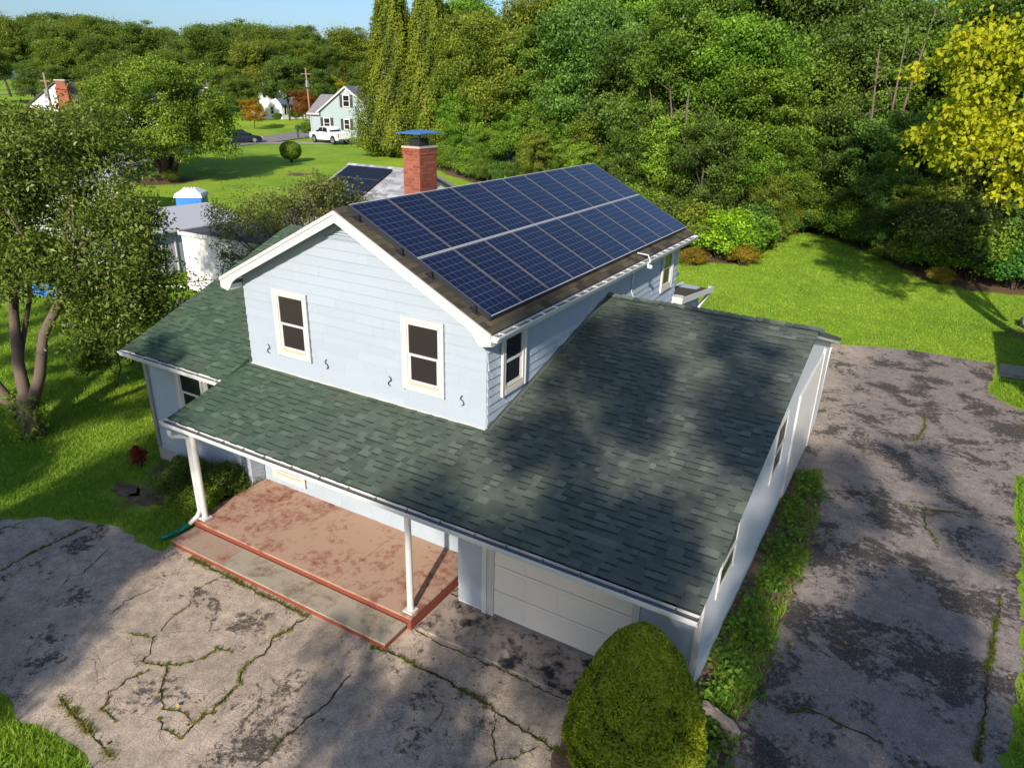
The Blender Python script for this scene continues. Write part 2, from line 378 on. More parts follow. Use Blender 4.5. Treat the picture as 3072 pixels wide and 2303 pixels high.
# ------------------------------------------------------------------ the blue house
W, L = 6.0, 10.28
Z0, S = 3.1625, .2489
yE, xE, xF, yG, xJ, yJ = -2.10, -.08, 10.59, 5.23, -3.54, -.71
RZ, RS = 6.76, .5075                       # upper ridge height and slope
def rz(y): return Z0 + S * y
SW, yW = .393, 4.66
def wz(y): return rz(yJ) + SW * (y - yJ)          # the wing roof is a little steeper
def uz(x): return RZ - RS * abs(x - 3.0)
house = thing('blue_house', 'pale blue shingled two-storey house with green lower roofs and solar panels on top', 'house', (5, 0, 0), world=True)

# wall cores
core = MB()
core.prism([(0, 0, 0), (W, 0, 0), (W, 0, uz(W) - .118), (3, 0, uz(3) - .118), (0, 0, uz(0) - .118)], (0, L, 0))
main_wall = core.build('main_wall', 'painted_shingle_blue', house)
gw = MB(); gw.prism([(10.4, -.94, .05), (10.4, 10.9, .05), (10.4, 10.9, 2.55), (10.4, yG, rz(yG) - .12), (10.4, -.94, rz(-.94) - .12)], (-4.37, 0, 0))
garage_wall = gw.build('garage_wall', 'wall_paint_grey', house)
ww = MB(); ww.prism([(-3.36, -.36, .32), (-3.36, 8.5, .32), (-3.36, 8.5, 3.35), (-3.36, yW, wz(yW) - .12), (-3.36, -.36, wz(-.36) - .12)], (3.33, 0, 0))
wing_wall = ww.build('wing_wall', 'painted_shingle_blue', house)
MB().box(-3.40, -.03, -.40, 8.4, -.1, .32).build('foundation_wall', 'foundation', house)

# siding shingles: one wedge each; the nearest 300 are objects of their own
SID = []
def clad(wall, O, ex, nrm, zr, xr, e=.19, wmin=.5, wmax=1.6, seed=1, tk=1.0):
    r = random.Random(seed); z = zr[0]; row = 0
    while z < zr[1]:
        x0, x1 = xr(z + e * .5) if callable(xr) else xr
        x = x0 - r.uniform(0, wmax * .5) if x1 > x0 else x1
        while x < x1:
            w = r.uniform(wmin, wmax); a, b = max(x, x0), min(x + w, x1)
            if b - a > .04:
                h0 = r.uniform(-.004, .004)
                args = (a + .0008, b - .0008, z + h0, min(z + e + .02, zr[1] + .1), tk * r.uniform(.020, .026), .005)
                fr = (O, ex, Z, nrm); c = O + ex * ((a + b) / 2) + Z * z
                SID.append((wall, args, fr, r.random(), c))
            x += w
        z += e; row += 1
front_wall = main_wall
clad(main_wall, V((0, 0, 0)), X, -Y, (3.12, 6.6), lambda z: (0, W) if z < 5.05 else (3 - (uz(3) - .13 - z) / RS, 3 + (uz(3) - .13 - z) / RS), seed=2)
clad(main_wall, V((W, 0, 0)), Y, X, (3.12, 5.0), (0, L), e=.165, wmin=.16, wmax=.42, seed=3, tk=1.5)
clad(main_wall, V((W, 0, 0)), Y, X, (1.6, 3.12), (8.6, L), e=.165, wmin=.16, wmax=.42, seed=4, tk=1.5)
clad(main_wall, V((0, 0, 0)), Y, -X, (3.3, 4.95), lambda z: (0, min(L, (z - Z0) / S + 1.2)), wmin=.3, wmax=.7, seed=14)
clad(main_wall, V((0, 0, 0)), X, -Y, (.30, 2.7), (0, 5.85), wmin=.14, wmax=.34, seed=5)
clad(wing_wall, V((0, -.36, 0)), X, -Y, (.32, 2.85), (-3.36, -.03), wmin=.5, wmax=1.2, seed=6)
clad(garage_wall, V((0, -.94, 0)), X, -Y, (.10, 2.55), (6.03, 6.56), wmin=.2, wmax=.5, seed=7)
clad(garage_wall, V((0, -.94, 0)), X, -Y, (.10, 2.55), (9.46, 10.40), wmin=.3, wmax=.6, seed=8)
SID.sort(key=lambda q: (q[4] - CAM).length + (0 if q[4].z > 3 else 1.5))
rest = {}
for i, (wall, args, fr, t, c) in enumerate(SID):
    if i < 300: MB().wedge(*args, fr, t).build('siding_shingle', 'painted_shingle_blue', wall)
    else: rest.setdefault(wall.name, MB()).wedge(*args, fr, t)
for wn_, mb in rest.items(): kind(mb.build('siding_shingles', 'painted_shingle_blue', bpy.data.objects[wn_]), 'stuff')

# lower roofs (porch, garage, wing share one plane)
th = math.hypot(1, S); vS = V((0, 1, S)) / th; nS = V((0, -S, 1)) / th
deck = MB()
for x0, x1, y0, y1, fz in ((xE, xF, yE, -.02, rz), (6.02, xF, -.02, yG, rz), (xJ, xE - .003, yJ, -.02, wz), (xJ, -.03, -.02, yW, wz)):
    deck.add([(x0, y0, fz(y0) - .10), (x1, y0, fz(y0) - .10), (x1, y1, fz(y1) - .10), (x0, y1, fz(y1) - .10), (x0, y0, fz(y0)), (x1, y0, fz(y0)), (x1, y1, fz(y1)), (x0, y1, fz(y1))],
             [(0, 3, 2, 1), (4, 5, 6, 7), (0, 1, 5, 4), (1, 2, 6, 5), (2, 3, 7, 6), (3, 0, 4, 7)], .3)
zr_ = rz(yG)
deck.add([(6.02, yG, zr_), (xF, yG, zr_), (xF, 11.45, 2.56), (6.02, 11.45, 2.56), (6.02, yG, zr_ - .1), (xF, yG, zr_ - .1), (xF, 11.45, 2.46), (6.02, 11.45, 2.46)], [(3, 2, 1, 0), (4, 5, 6, 7), (1, 2, 6, 5), (2, 3, 7, 6)], .4)
deck.add([(xJ, yW, wz(yW)), (-.03, yW, wz(yW)), (-.03, 9.2, 3.3), (xJ, 9.2, 3.3)], [(3, 2, 1, 0)], .4)
lower_roof = deck.build('lower_roof', 'green_asphalt_shingle', house)
SH = []
def roofrow(fr, v, x0, x1, e, r, dark=True):
    x = x0 - r.uniform(0, .2)
    last = False
    while x < x1:
        w = r.choice((.1, .13, .16, .18, .2, .22, .26)) * r.uniform(.9, 1.1); a, b = max(x, x0), min(x + w, x1)
        if b - a > .03:
            raised = r.random() < (.38 if last else .62); last = raised
            t = min(1, max(0, r.gauss(.42 if raised else .34, .07) + (.24 if r.random() < .13 else 0)))
            j = r.uniform(-.003, .003)
            SH.append((a, b, v + j, e, raised, t, fr, fr[0] + fr[1] * ((a + b) / 2) + fr[2] * v))
        x += w
def put_shingle(mb, q):
    a, b, v, e, raised, t, fr, c = q
    if raised:
        mb.wedge(a + .001, b - .001, v, v + e + .02, .021, .006, fr, t, .002)
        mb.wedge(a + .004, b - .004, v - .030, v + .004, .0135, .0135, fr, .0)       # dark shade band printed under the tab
    else: mb.wedge(a, b, v, v + e + .02, .011, .004, fr, t, .002)
r = random.Random(11); e = .138; row = 0
fr = (V((0, 0, Z0)), X, vS, nS); vE = yE * th - .02
while vE + row * e < yG * th - .02:
    v = vE + row * e; y = v / th; ym = y + .05
    if ym < 0.0:
        roofrow(fr, v, xE - .02, xF + .02, e, r)
    else:
        roofrow(fr, v, 6.04, xF + .02, e, r)
    row += 1
thw = math.hypot(1, SW); frw = (V((0, yJ, rz(yJ))), X, V((0, 1, SW)) / thw, V((0, -SW, 1)) / thw); v = -.02
while v < (yW - yJ) * thw - .05:
    roofrow(frw, v, xJ - .02, xE - .005 if v / thw + yJ < -.03 else -.03, e, r); v += e
SH.sort(key=lambda q: (q[7] - CAM).length)
big = MB()
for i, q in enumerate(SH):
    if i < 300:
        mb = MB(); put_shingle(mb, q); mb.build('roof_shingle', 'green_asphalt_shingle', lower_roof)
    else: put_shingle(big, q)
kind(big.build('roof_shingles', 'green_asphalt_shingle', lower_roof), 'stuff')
# ridge caps on the garage ridge
x = 6.05
while x < xF:
    w = .15; mb = MB(); t = r.uniform(.15, .85); j = r.uniform(0, .02)
    zt = rz(yG) + .035 + j
    ys = [(-.15, -.15 * S), (-.05, -.02), (0, .0), (.05, -.02), (.15, -.15 * .32)]
    vs = [(xx, yG + dy, zt + dz + (.024 if xx == x else 0)) for xx in (x, x + w + .02) for dy, dz in ys]
    vs += [(x, yG + dy, zt + dz - .012) for dy, dz in ys]
    mb.add(vs, [(i, i + 1, i + 6, i + 5) for i in range(4)] + [(i, 10 + i, 11 + i, i + 1) for i in range(4)], t)
    mb.build('ridge_cap', 'green_asphalt_shingle', lower_roof); x += w
# flashing along the wall feet
fl = MB(); fl.box(6.02, 6.1, .0, yG * th, .012, .026, fr=fr); fl.box(6.022, 6.045, .0, yG * th, .02, .07, fr=fr)
fl.build('wall_flashing', 'flashing', lower_roof)
MB().box(-.01, W, -.045, -.022, Z0 - .04, Z0 + .028).build('wall_base_trim', 'white_trim', house)
# rake boards of the lower roofs
rk = MB()
rk.prism([(xF - .02, yE, rz(yE) - .13), (xF - .02, yG, rz(yG) - .16), (xF - .02, yG, rz(yG) - .01), (xF - .02, yE, rz(yE) - .01)], (-.11, 0, 0))
rk.prism([(xF - .02, yG, rz(yG) - .16), (xF - .02, 11.42, 2.38), (xF - .02, 11.42, 2.54), (xF - .02, yG, rz(yG) - .01)], (-.11, 0, 0))
rk.prism([(xE + .02, yE, rz(yE) - .14), (xE + .02, -.36, rz(-.36) - .14), (xE + .02, -.36, rz(-.36) - .01), (xE + .02, yE, rz(yE) - .01)], (.03, 0, 0))
rk.prism([(xJ + .02, yJ, wz(yJ) - .16), (xJ + .02, yW, wz(yW) - .16), (xJ + .02, yW, wz(yW) - .01), (xJ + .02, yJ, wz(yJ) - .01)], (.03, 0, 0))
rk.build('rake_board', 'white_trim', lower_roof)
MB().prism([(xE + .05, yE + .03, rz(yE) - .12), (xF - .13, yE + .03, rz(yE) - .12), (xF - .13, -.5, rz(-.5) - .3), (xE + .05, -.5, rz(-.5) - .3)], (0, 0, .03)).build('porch_ceiling', 'white_trim', house)
MB().box(xE + .03, xF - .05, yE + .0, yE + .03, rz(yE) - .14, rz(yE) - .005).build('fascia_board', 'bare_wood', lower_roof)

# gutters -------------------------------------------------
def gutter(name, A, B, out, parent, spacing=.42, w=.15, h=.11, seed=1):
    """open trough from A to B (top back edge), opening outwards along 'out'"""
    A, B, out = V(A), V(B), V(out); d = (B - A).normalized(); Ln = (B - A).length
    prof = [(0, 0), (0, -h), (w * .72, -h), (w * .78, -h * .55), (w, -h * .3), (w, 0), (w - .016, 0), (w - .016, -.012), (w - .012, -h * .3), (w * .7, -h * .58), (w * .66, -h + .006), (.006, -h + .006), (.006, 0)]
    pts = [A + out * a + Z * b for a, b in prof]
    g = MB(); nn = len(pts)
    vs = pts + [p + d * Ln for p in pts]
    g.add(vs, [(i, (i + 1) % nn, nn + (i + 1) % nn, nn + i) for i in range(nn)])
    for q in (A, B - d * .004): g.prism([q + out * a + Z * b for a, b in prof[:6]], d * .004)
    go = g.build(name, 'gutter_white', parent)
    MB().prism([A + d * .01 + out * .007 + Z * (-h + .062), A + d * .01 + out * (w * .66) + Z * (-h + .062), B - d * .01 + out * (w * .66) + Z * (-h + .062), B - d * .01 + out * .007 + Z * (-h + .062)], (0, 0, .004)).build('gutter_debris', 'gutter_inside', go)
    k = spacing * .5; rr = random.Random(seed); first = None
    while k < Ln:
        p = A + d * k
        hb = MB(); hb.prism([p + out * .004 + Z * -.006, p + out * (w - .004) + Z * -.006, p + out * (w - .004) + Z * -.022, p + out * .03 + Z * -.03, p + out * .004 + Z * -.05], d * .012)
        hb.build('gutter_hanger', 'grey_board' if name == 'front_gutter' else 'gutter_white', go); k += spacing * rr.uniform(.85, 1.15)
    return go
gutter('front_gutter', (xE - .07, yE - .022, rz(yE) - .015), (xF + .02, yE - .022, rz(yE) - .035), (0, -1, 0), house, .62, seed=2)
gutter('wing_gutter', (xJ - .02, yJ - .022, rz(yJ) - .015), (xE - .05, yJ - .022, rz(yJ) - .02), (0, -1, 0), house, .6, seed=3)

# upper roof -------------------------------------------------
y0r, y1r, xr0, xr1 = -.31, 10.62, -.28, 6.28
up = MB()
for sx, xe in ((1, xr1), (-1, xr0)):
    up.add([(3, y0r, RZ), (3, y1r, RZ), (xe, y1r, uz(xe)), (xe, y0r, uz(xe)), (3, y0r, RZ - .1), (3, y1r, RZ - .1), (xe, y1r, uz(xe) - .1), (xe, y0r, uz(xe) - .1)],
           [(0, 1, 2, 3) if sx < 0 else (3, 2, 1, 0), (4, 5, 6, 7), (0, 3, 7, 4), (1, 2, 6, 5), (2, 3, 7, 6)], .35)
upper_roof = up.build('upper_roof', 'brown_asphalt_shingle', house)
thu = math.hypot(1, RS); vU = V((-1, 0, RS)) / thu; nU = V((RS, 0, 1)) / thu
frU = (V((xr1, 0, uz(xr1))), Y, vU, nU)
rr = random.Random(5); row = 0; lenU = (xr1 - 3) * thu
ub = []
while row * .143 < lenU - .06:
    v = row * .143 - .015; off = (row % 2) * .15
    full = row < 3 or row * .143 > lenU - .3
    k = 0
    y = y0r - .02 - off
    while y < y1r + .02:
        a, b = max(y, y0r - .02), min(y + .305, y1r + .02)
        if b - a > .03 and (full or a < .25 or b > y1r - .3): ub.append((a + .003, b - .003, v, v + .165, .013, .004, rr.random() * .9 + (.1 if row % 2 else 0)))
        y += .305
    row += 1
rest_ = MB()
for i, (a, b, v0, v1, t0, t1, t) in enumerate(ub):
    near = a < .25
    (MB() if near else rest_).wedge(a, b, v0, v1, t0, t1, frU, t, .002) if not near else MB().wedge(a, b, v0, v1, t0, t1, frU, t, .002).build('brown_shingle', 'brown_asphalt_shingle', upper_roof)
kind(rest_.build('brown_shingles', 'brown_asphalt_shingle', upper_roof), 'stuff')
for k in range(36):
    y = y0r - .01 + k * .304
    if y + .3 > y1r + .03: break
    mb = MB(); j = .02 + .006 * (k % 2)
    mb.add([(2.86, y, uz(2.86) + j), (3, y, RZ + j + .012), (3.14, y, uz(3.14) + j), (2.86, y + .31, uz(2.86) + j), (3, y + .31, RZ + j + .012), (3.14, y + .31, uz(3.14) + j), (2.86, y, uz(2.86) + j - .015), (3, y, RZ + j - .004), (3.14, y, uz(3.14) + j - .015)],
           [(0, 1, 4, 3), (1, 2, 5, 4), (6, 7, 1, 0), (7, 8, 2, 1)], rr.random())
    mb.build('upper_ridge_cap', 'brown_asphalt_shingle', upper_roof)
# white rake boards with cornice returns
for sx, xe in ((1, xr1), (-1, xr0)):
    for yy, nm in ((y0r - .035, 'rake_board'), (y1r + .005, 'rake_board')):
        m_ = MB(); xc = 3 + sx * .0
        zt = lambda x: uz(x) - .015
        m_.prism([(3, yy, zt(3)), (xe, yy, zt(xe)), (xe, yy, zt(xe) - .2), (xe - sx * .2, yy, zt(xe) - .24), (xe - sx * .26, yy, zt(xe) - .20), (xe - sx * .36, yy, zt(xe - sx * .36) - .23), (xe - sx * .5, yy, zt(xe - sx * .5) - .2), (3, yy, zt(3) - .2)], (0, .03, 0))
        m_.prism([(3, yy - .02, zt(3) + .012), (xe, yy - .02, zt(xe) + .012), (xe, yy - .02, zt(xe) - .055), (3, yy - .02, zt(3) - .055)], (0, .02, 0))
        m_.build(nm, 'white_trim', upper_roof)
    so = MB(); so.prism([(3, y0r, uz(3) - .105), (xe, y0r, uz(xe) - .105), (xe, y0r, uz(xe) - .13), (3, y0r, uz(3) - .13)], (0, -y0r, 0)); so.build('soffit', 'white_trim', upper_roof)
    bx = MB(); bx.box(min(xe, xe - sx * .27), max(xe, xe - sx * .27), y0r, y1r, uz(xe) - .235, uz(xe) - .13); bx.build('eave_box', 'white_trim', upper_roof)
gutter('side_gutter', (xr1 + .004, y0r - .02, uz(xr1) - .03), (xr1 + .004, y1r + .03, uz(xr1) - .035), (1, 0, 0), house, .45, seed=5)

# gable louvre
lv = MB()
apx, bl, br = (2.95, -.03, 6.50), (2.46, -.03, 6.21), (3.44, -.03, 6.21)
for a, b in ((apx, bl), (apx, br), (bl, br)):
    a, b = V(a), V(b); d = (b - a).normalized(); nrm = V((-d.z, 0, d.x)) * .02
    lv.prism([a - nrm, b - nrm, b + nrm, a + nrm], (0, -.02, 0))
vent = lv.build('gable_vent', 'painted_shingle_blue', house)
for k in range(5):
    z = 6.23 + k * .05; hw = (6.50 - z) * 1.63 - .04
    MB().prism([(2.95 - hw, -.028, z), (2.95 + hw, -.028, z), (2.95 + hw, -.05, z - .018), (2.95 - hw, -.05, z - .018)], (0, 0, .012)).build('louvre_slat', 'painted_shingle_blue', vent)

# windows -------------------------------------------------
def window(parent, O, ex, nrm, w, h, trim=.105, label=None, proud=.045, mat='window_screen', sillmat='wood_sill', mull=False):
    fr_ = (V(O), V(ex), V(nrm), Z)
    f = MB()
    f.box(0, trim, 0, proud, 0, h, fr=fr_); f.box(w - trim, w, 0, proud, 0, h, fr=fr_)
    f.box(trim, w - trim, 0, proud, h - trim, h, fr=fr_); f.box(trim, w - trim, 0, proud + .004, 0, trim * .95, fr=fr_)
    f.box(-.012, .02, proud, proud + .012, -.01, h + .01, fr=fr_); f.box(w - .02, w + .012, proud, proud + .012, -.01, h + .01, fr=fr_); f.box(.02, w - .02, proud, proud + .012, h - .02, h + .01, fr=fr_)
    wo_ = f.build('window', 'white_trim', parent)
    a, b, c, d = trim, w - trim, trim * .95, h - trim; mz = (c + d) / 2
    sl = MB(); sl.box(a, b, .004, proud - .004, c, c + .055, fr=fr_); sl.build('sill', sillmat, wo_)
    u = MB(); u.box(a, a + .028, .004, .026, c + .055, d, fr=fr_); u.box(b - .028, b, .004, .026, c + .055, d, fr=fr_); u.box(a + .028, b - .028, .004, .026, d - .03, d, fr=fr_)
    u.box(a + .028, b - .028, .004, .032, mz - .022, mz + .022, fr=fr_); u.box(a + .028, a + .06, .004, .018, c + .055, mz - .022, fr=fr_); u.box(b - .06, b - .028, .004, .018, c + .055, mz - .022, fr=fr_); u.box(a + .06, b - .06, .004, .018, c + .055, c + .1, fr=fr_)
    u.build('sash', 'white_trim', wo_)
    MB().box(a + .028, b - .028, .0, .012, mz + .022, d - .03, fr=fr_).build('upper_pane', mat, wo_)
    MB().box(a + .06, b - .06, .0, .010, c + .1, mz - .022, fr=fr_).build('lower_pane', mat, wo_)
    return wo_
for x0 in (.92, 4.21): window(house, (x0, -.029, 3.576), X, -Y, .915, 1.403)
window(house, (W + .04, .40, 3.66), Y, X, .83, 1.27, mat='window_glass')
window(house, (W + .04, 8.80, 3.72), Y, X, .86, 1.27, mat='window_glass')
window(house, (-2.2, -.389, 1.55), X, -Y, .95, 1.2, mat='window_glass'); window(house, (-1.24, -.389, 1.55), X, -Y, .95, 1.2, mat='window_glass')
window(house, (.33, -.029, .47), X, -Y, .98, 1.75, mat='window_glass')
window(house, (2.9, -.029, .95), X, -Y, 1.5, 1.2, mat='window_glass')
window(house, (10.402, 3.5, 1.68), Y, X, 1.05, 1.25, .05, mat='window_screen', proud=.012); window(house, (10.402, -.2, 1.45), Y, X, 1.05, 1.1, .05, mat='window_screen', proud=.012)
# garage door -------------------------------------------------
gd = MB(); gd.box(6.80, 9.34, -.952, -.943, .06, 2.3); gdo = gd.build('garage_door', 'grey_board', house)
for k in range(4):
    z0_ = .115 + k * .535
    MB().box(6.805, 9.335, -.966, -.9525, z0_, z0_ + .522).build('door_section', 'garage_door_paint', gdo)
    for c in range(4):
        xa = 6.86 + c * .62; p_ = MB(); p_.box(xa, xa + .56, -.972, -.9665, z0_ + .07, z0_ + .455); p_.build('raised_panel', 'garage_door_paint', gdo)
tr = MB(); tr.box(6.56, 6.66, -1.0, -.9, .06, 2.5); tr.build('door_post', 'white_trim', house)
tr = MB(); tr.box(6.665, 6.80, -.985, -.9, .06, 2.5); tr.box(6.69, 6.70, -1.0, -.985, .06, 2.5); tr.box(6.75, 6.76, -1.0, -.985, .06, 2.5); tr.build('door_jamb', 'white_trim', house); MB().box(9.34, 9.46, -.985, -.9, .06, 2.5).build('door_jamb', 'white_trim', house)
MB().box(10.32, 10.425, -.975, -.94, .06, 2.5).build('corner_board', 'white_trim', house)
# ribbed side door of the garage
sdm = MB(); sdm.box(10.402, 10.425, 5.9, 9.2, .08, 2.75); sdo = sdm.build('side_door', 'white_trim', house)
for k in range(22):
    y = 5.95 + k * .148; MB().box(10.425, 10.44, y, y + .118, .1, 2.72).build('door_board', 'white_trim', sdo)
MB().box(10.40, 10.46, 9.25, 9.4, .05, 2.85).build('corner_board', 'white_trim', house)
MB().tube([(10.42, 10.95, 2.4), (10.4, 10.94, 2.2), (10.38, 10.94, .05)], .03, 8).build('downspout', 'gutter_white', house, True)

# porch: slabs, step, posts
slab = MB().box(.03, 5.75, -2.0, -.02, -.1, .265).build('porch_base', 'red_paint_edge', house)
for a, b in ((0.0, 1.9), (1.908, 3.95), (3.958, 5.78)):
    MB().box(a, b, -2.03, -.021, .265, .3).build('slab_panel', 'porch_concrete_red', slab)
st = MB().box(.12, 5.66, -2.60, -2.035, -.1, .115).build('porch_step', 'red_paint_edge', house)
for a, b, mt in ((.1, 1.58, 'step_concrete_red'), (1.586, 3.62, 'step_concrete'), (3.626, 5.68, 'step_concrete')):
    MB().box(a, b, -2.62, -2.036, .115, .15).build('step_panel', mt, st)
pm = MB(); pm.tube([(.22, -1.86, .31), (.22, -1.86, 2.45)], .062, 14); pm.box(.12, .32, -1.96, -1.76, .3, .33); pm.build('porch_post', 'white_trim', house, False)
pm = MB(); pm.tube([(5.64, -1.86, .31), (5.64, -1.86, 2.45)], [.06, .055], 16); pm.box(5.54, 5.74, -1.96, -1.76, .3, .325); pm.build('porch_post', 'white_trim', house, False)
MB().tube([(-.02, -2.17, 2.42), (-.02, -2.17, 2.33), (.0, -2.14, 2.27), (.06, -2.03, 2.25), (.14, -1.92, 2.2), (.15, -1.91, .5), (.1, -1.95, .36), (-.02, -2.07, .2)], .05, 8).build('downspout', 'gutter_white', house, True)
hose = MB(); pth = [(-.04, -2.09, .19), (-.1, -2.2, .1), (-.18, -2.38, .07), (-.26, -2.62, .06)]
hose.tube(pth, [.065, .06, .06, .06], 10); tag(hose.build('drain_hose', 'green_plastic', None, True), 'green flexible drain hose at the foot of the left porch downspout', 'drain pipe')
MB().tube([(-3.2, -.74, 2.9), (-3.2, -.74, 2.84), (-3.24, -.6, 2.72), (-3.3, -.45, 2.66), (-3.3, -.42, .4)], .04, 8).build('downspout', 'gutter_white', house, True)
MB().box(5.79, 9.05, -1.9, -.88, -.05, .05).build('garage_apron', 'pad_concrete', house)

# iron hooks, cable, camera
for i, x in enumerate((.59, 2.24, 3.85, 5.51)):
    p = []; s_ = 1 if i % 2 else -1
    for k in range(25):
        t = k / 24; a = t * 2 * math.pi * 1.15 - .4
        p.append((x + s_ * .036 * math.sin(a * .95), -.045, 3.51 + .2 * t + .012 * math.cos(2 * a)))
    MB().tube(p, .0085, 6).build('wall_hook', 'black_iron', house)
cb = [(6.05, 6.6, 4.98), (6.06, 6.62, 4.6), (6.04, 6.63, 4.25), (6.1, 6.75, 4.0), (6.2, 6.85, 3.9)]
MB().tube(cb, .02, 6).build('cable', 'gutter_white', house)
MB().tube([(6.12, 6.6, 5.22), (6.4, 6.6, 5.2), (6.46, 6.6, 5.05), (6.42, 6.5, 4.98)], .018, 6).build('conduit', 'gutter_white', house)
MB().lathe([(.02, 0), (.05, .01), (.05, .1), (.03, .12)], 10, fr=(V((6.44, 6.5, 4.95)), Z, Y, X)).build('security_light', 'gutter_white', house)
# rear lean-to
lt = MB(); lt.prism([(3, L, .0), (6.02, L, .0), (6.02, L, 3.0), (3, L, 3.0)], (0, 2.75, 0)); lean = lt.build('rear_lean_to', 'painted_shingle_blue', house)
lr = MB(); lr.add([(2.8, L, 3.3), (6.32, L, 3.3), (6.32, 13.35, 2.9), (2.8, 13.35, 2.9), (2.8, L, 3.2), (6.32, L, 3.2), (6.32, 13.35, 2.8), (2.8, 13.35, 2.8)], [(0, 1, 2, 3), (4, 5, 6, 7), (1, 2, 6, 5), (2, 3, 7, 6)], .5)
lr.build('lean_to_roof', 'brown_asphalt_shingle', house)
lf = MB(); lf.prism([(6.325, 9.98, 3.36), (6.325, 13.4, 2.96), (6.325, 13.4, 2.8), (6.325, 9.98, 3.18)], (.05, 0, 0)); lf.box(6.06, 6.32, 9.98, 10.27, 3.16, 3.36); lf.box(6.2, 6.36, 13.38, 13.5, 2.78, 2.95); lf.build('lean_to_fascia', 'white_trim', house)
MB().box(4.6, 5.2, L, 13.3, 3.2, 3.28).tube([(5.4, 10.5, 3.33), (5.45, 12.9, 3.05)], .06, 8).build('roof_vent_pipe', 'gutter_white', house)
MB().tube([(6.3, 13.2, 2.8), (6.2, 13.05, 2.6), (6.1, 12.9, 2.4), (6.08, 12.9, .2)], .05, 8).build('downspout', 'gutter_white', house, True)
ld = MB(); ld.box(6.022, 6.05, 11.6, 12.6, .1, 2.3); lat = ld.build('lattice_door', 'white_trim', house)

# chimney -------------------------------------------------
cx0, cx1, cy0, cy1, cz0, cz1 = 1.28, 1.76, 3.8, 4.46, 5.4, 7.50
ch = MB().box(cx0 + .012, cx1 - .012, cy0 + .012, cy1 - .012, cz0, cz1).build('chimney', 'mortar', house)
rb = random.Random(3); course = .0722; z = cz1 - course; k = 0
while z > 6.1:
    out = .012 if k < 2 else 0
    for (a0, a1, fx) in ((cx0 - out, cx1 + out, lambda a, b: (a, b, cy0 - out, cy0 + .03)), (cy0 + .03, cy1 - .03, lambda a, b: (cx1 - .03, cx1 + out, a, b)), (cx0 - out, cx1 + out, lambda a, b: (a, b, cy1 - .03, cy1 + out)), (cy0 + .03, cy1 - .03, lambda a, b: (cx0 - out, cx0 + .03, a, b))):
        visible = fx(0, 1)[2] == cy0 - out or fx(0, 1)[1] == cx1 + out
        a = a0; firstw = .098 if (k % 2) ^ (not fx(0, 1)[2] == cy0 - out) else .2
        w = firstw
        while a < a1 - .02:
            b = min(a + w, a1); q = fx(a + .004, b - .004)
            if b - a > .03: MB().box(q[0], q[1], q[2], q[3], z + .004, z + course - .005, rb.random()).build('brick', 'brick_red', ch)
            a = b; w = .2
    z -= course; k += 1
cp = MB(); cp.box(cx0 - .02, cx1 + .02, cy0 - .02, cy1 + .02, cz1, cz1 + .04); cp.build('chimney_crown', 'mortar', house)
MB().box(cx0 + .1, cx1 - .1, cy0 + .12, cy1 - .18, cz1 + .04, cz1 + .2).build('flue', 'soot_metal', house)
cage = MB()
xa, xb, ya, yb = cx0 + .02, cx1 - .02, cy0 + .02, cy1 - .02
for x in (xa, xb):
    for y in (ya, yb): cage.tube([(x, y, cz1 + .04), (x, y, cz1 + .33)], .011, 5)
for k in range(13):
    t = k / 12
    for A, B in (((xa, ya), (xb, ya)), ((xb, ya), (xb, yb)), ((xa, yb), (xb, yb)), ((xa, ya), (xa, yb))):
        x, y = A[0] + (B[0] - A[0]) * t, A[1] + (B[1] - A[1]) * t
        cage.tube([(x, y, cz1 + .04), (x, y, cz1 + .32)], .0022, 3, cap=False)
for k in range(9):
    zz = cz1 + .06 + k * .03
    for A, B in (((xa, ya), (xb, ya)), ((xb, ya), (xb, yb)), ((xa, yb), (xb, yb)), ((xa, ya), (xa, yb))): cage.tube([(*A, zz), (*B, zz)], .0022, 3, cap=False)
cage.build('spark_screen', 'soot_metal', house)
zc = cz1 + .33; o_ = .1
MB().add([(cx0 - o_, cy0 - o_, zc), (cx1 + o_, cy0 - o_, zc), (cx1 + o_, cy1 + o_, zc), (cx0 - o_, cy1 + o_, zc), ((cx0 + cx1) / 2 - .05, (cy0 + cy1) / 2 - .1, zc + .055), ((cx0 + cx1) / 2 + .05, (cy0 + cy1) / 2 + .1, zc + .055), (cx0 - o_, cy0 - o_, zc - .02), (cx1 + o_, cy0 - o_, zc - .02), (cx1 + o_, cy1 + o_, zc - .02), (cx0 - o_, cy1 + o_, zc - .02)],
         [(0, 1, 4), (1, 2, 5, 4), (2, 3, 5), (3, 0, 4, 5), (0, 6, 7, 1), (1, 7, 8, 2), (2, 8, 9, 3), (3, 9, 6, 0), (6, 9, 8, 7)]).build('chimney_cap', 'blue_metal', house)

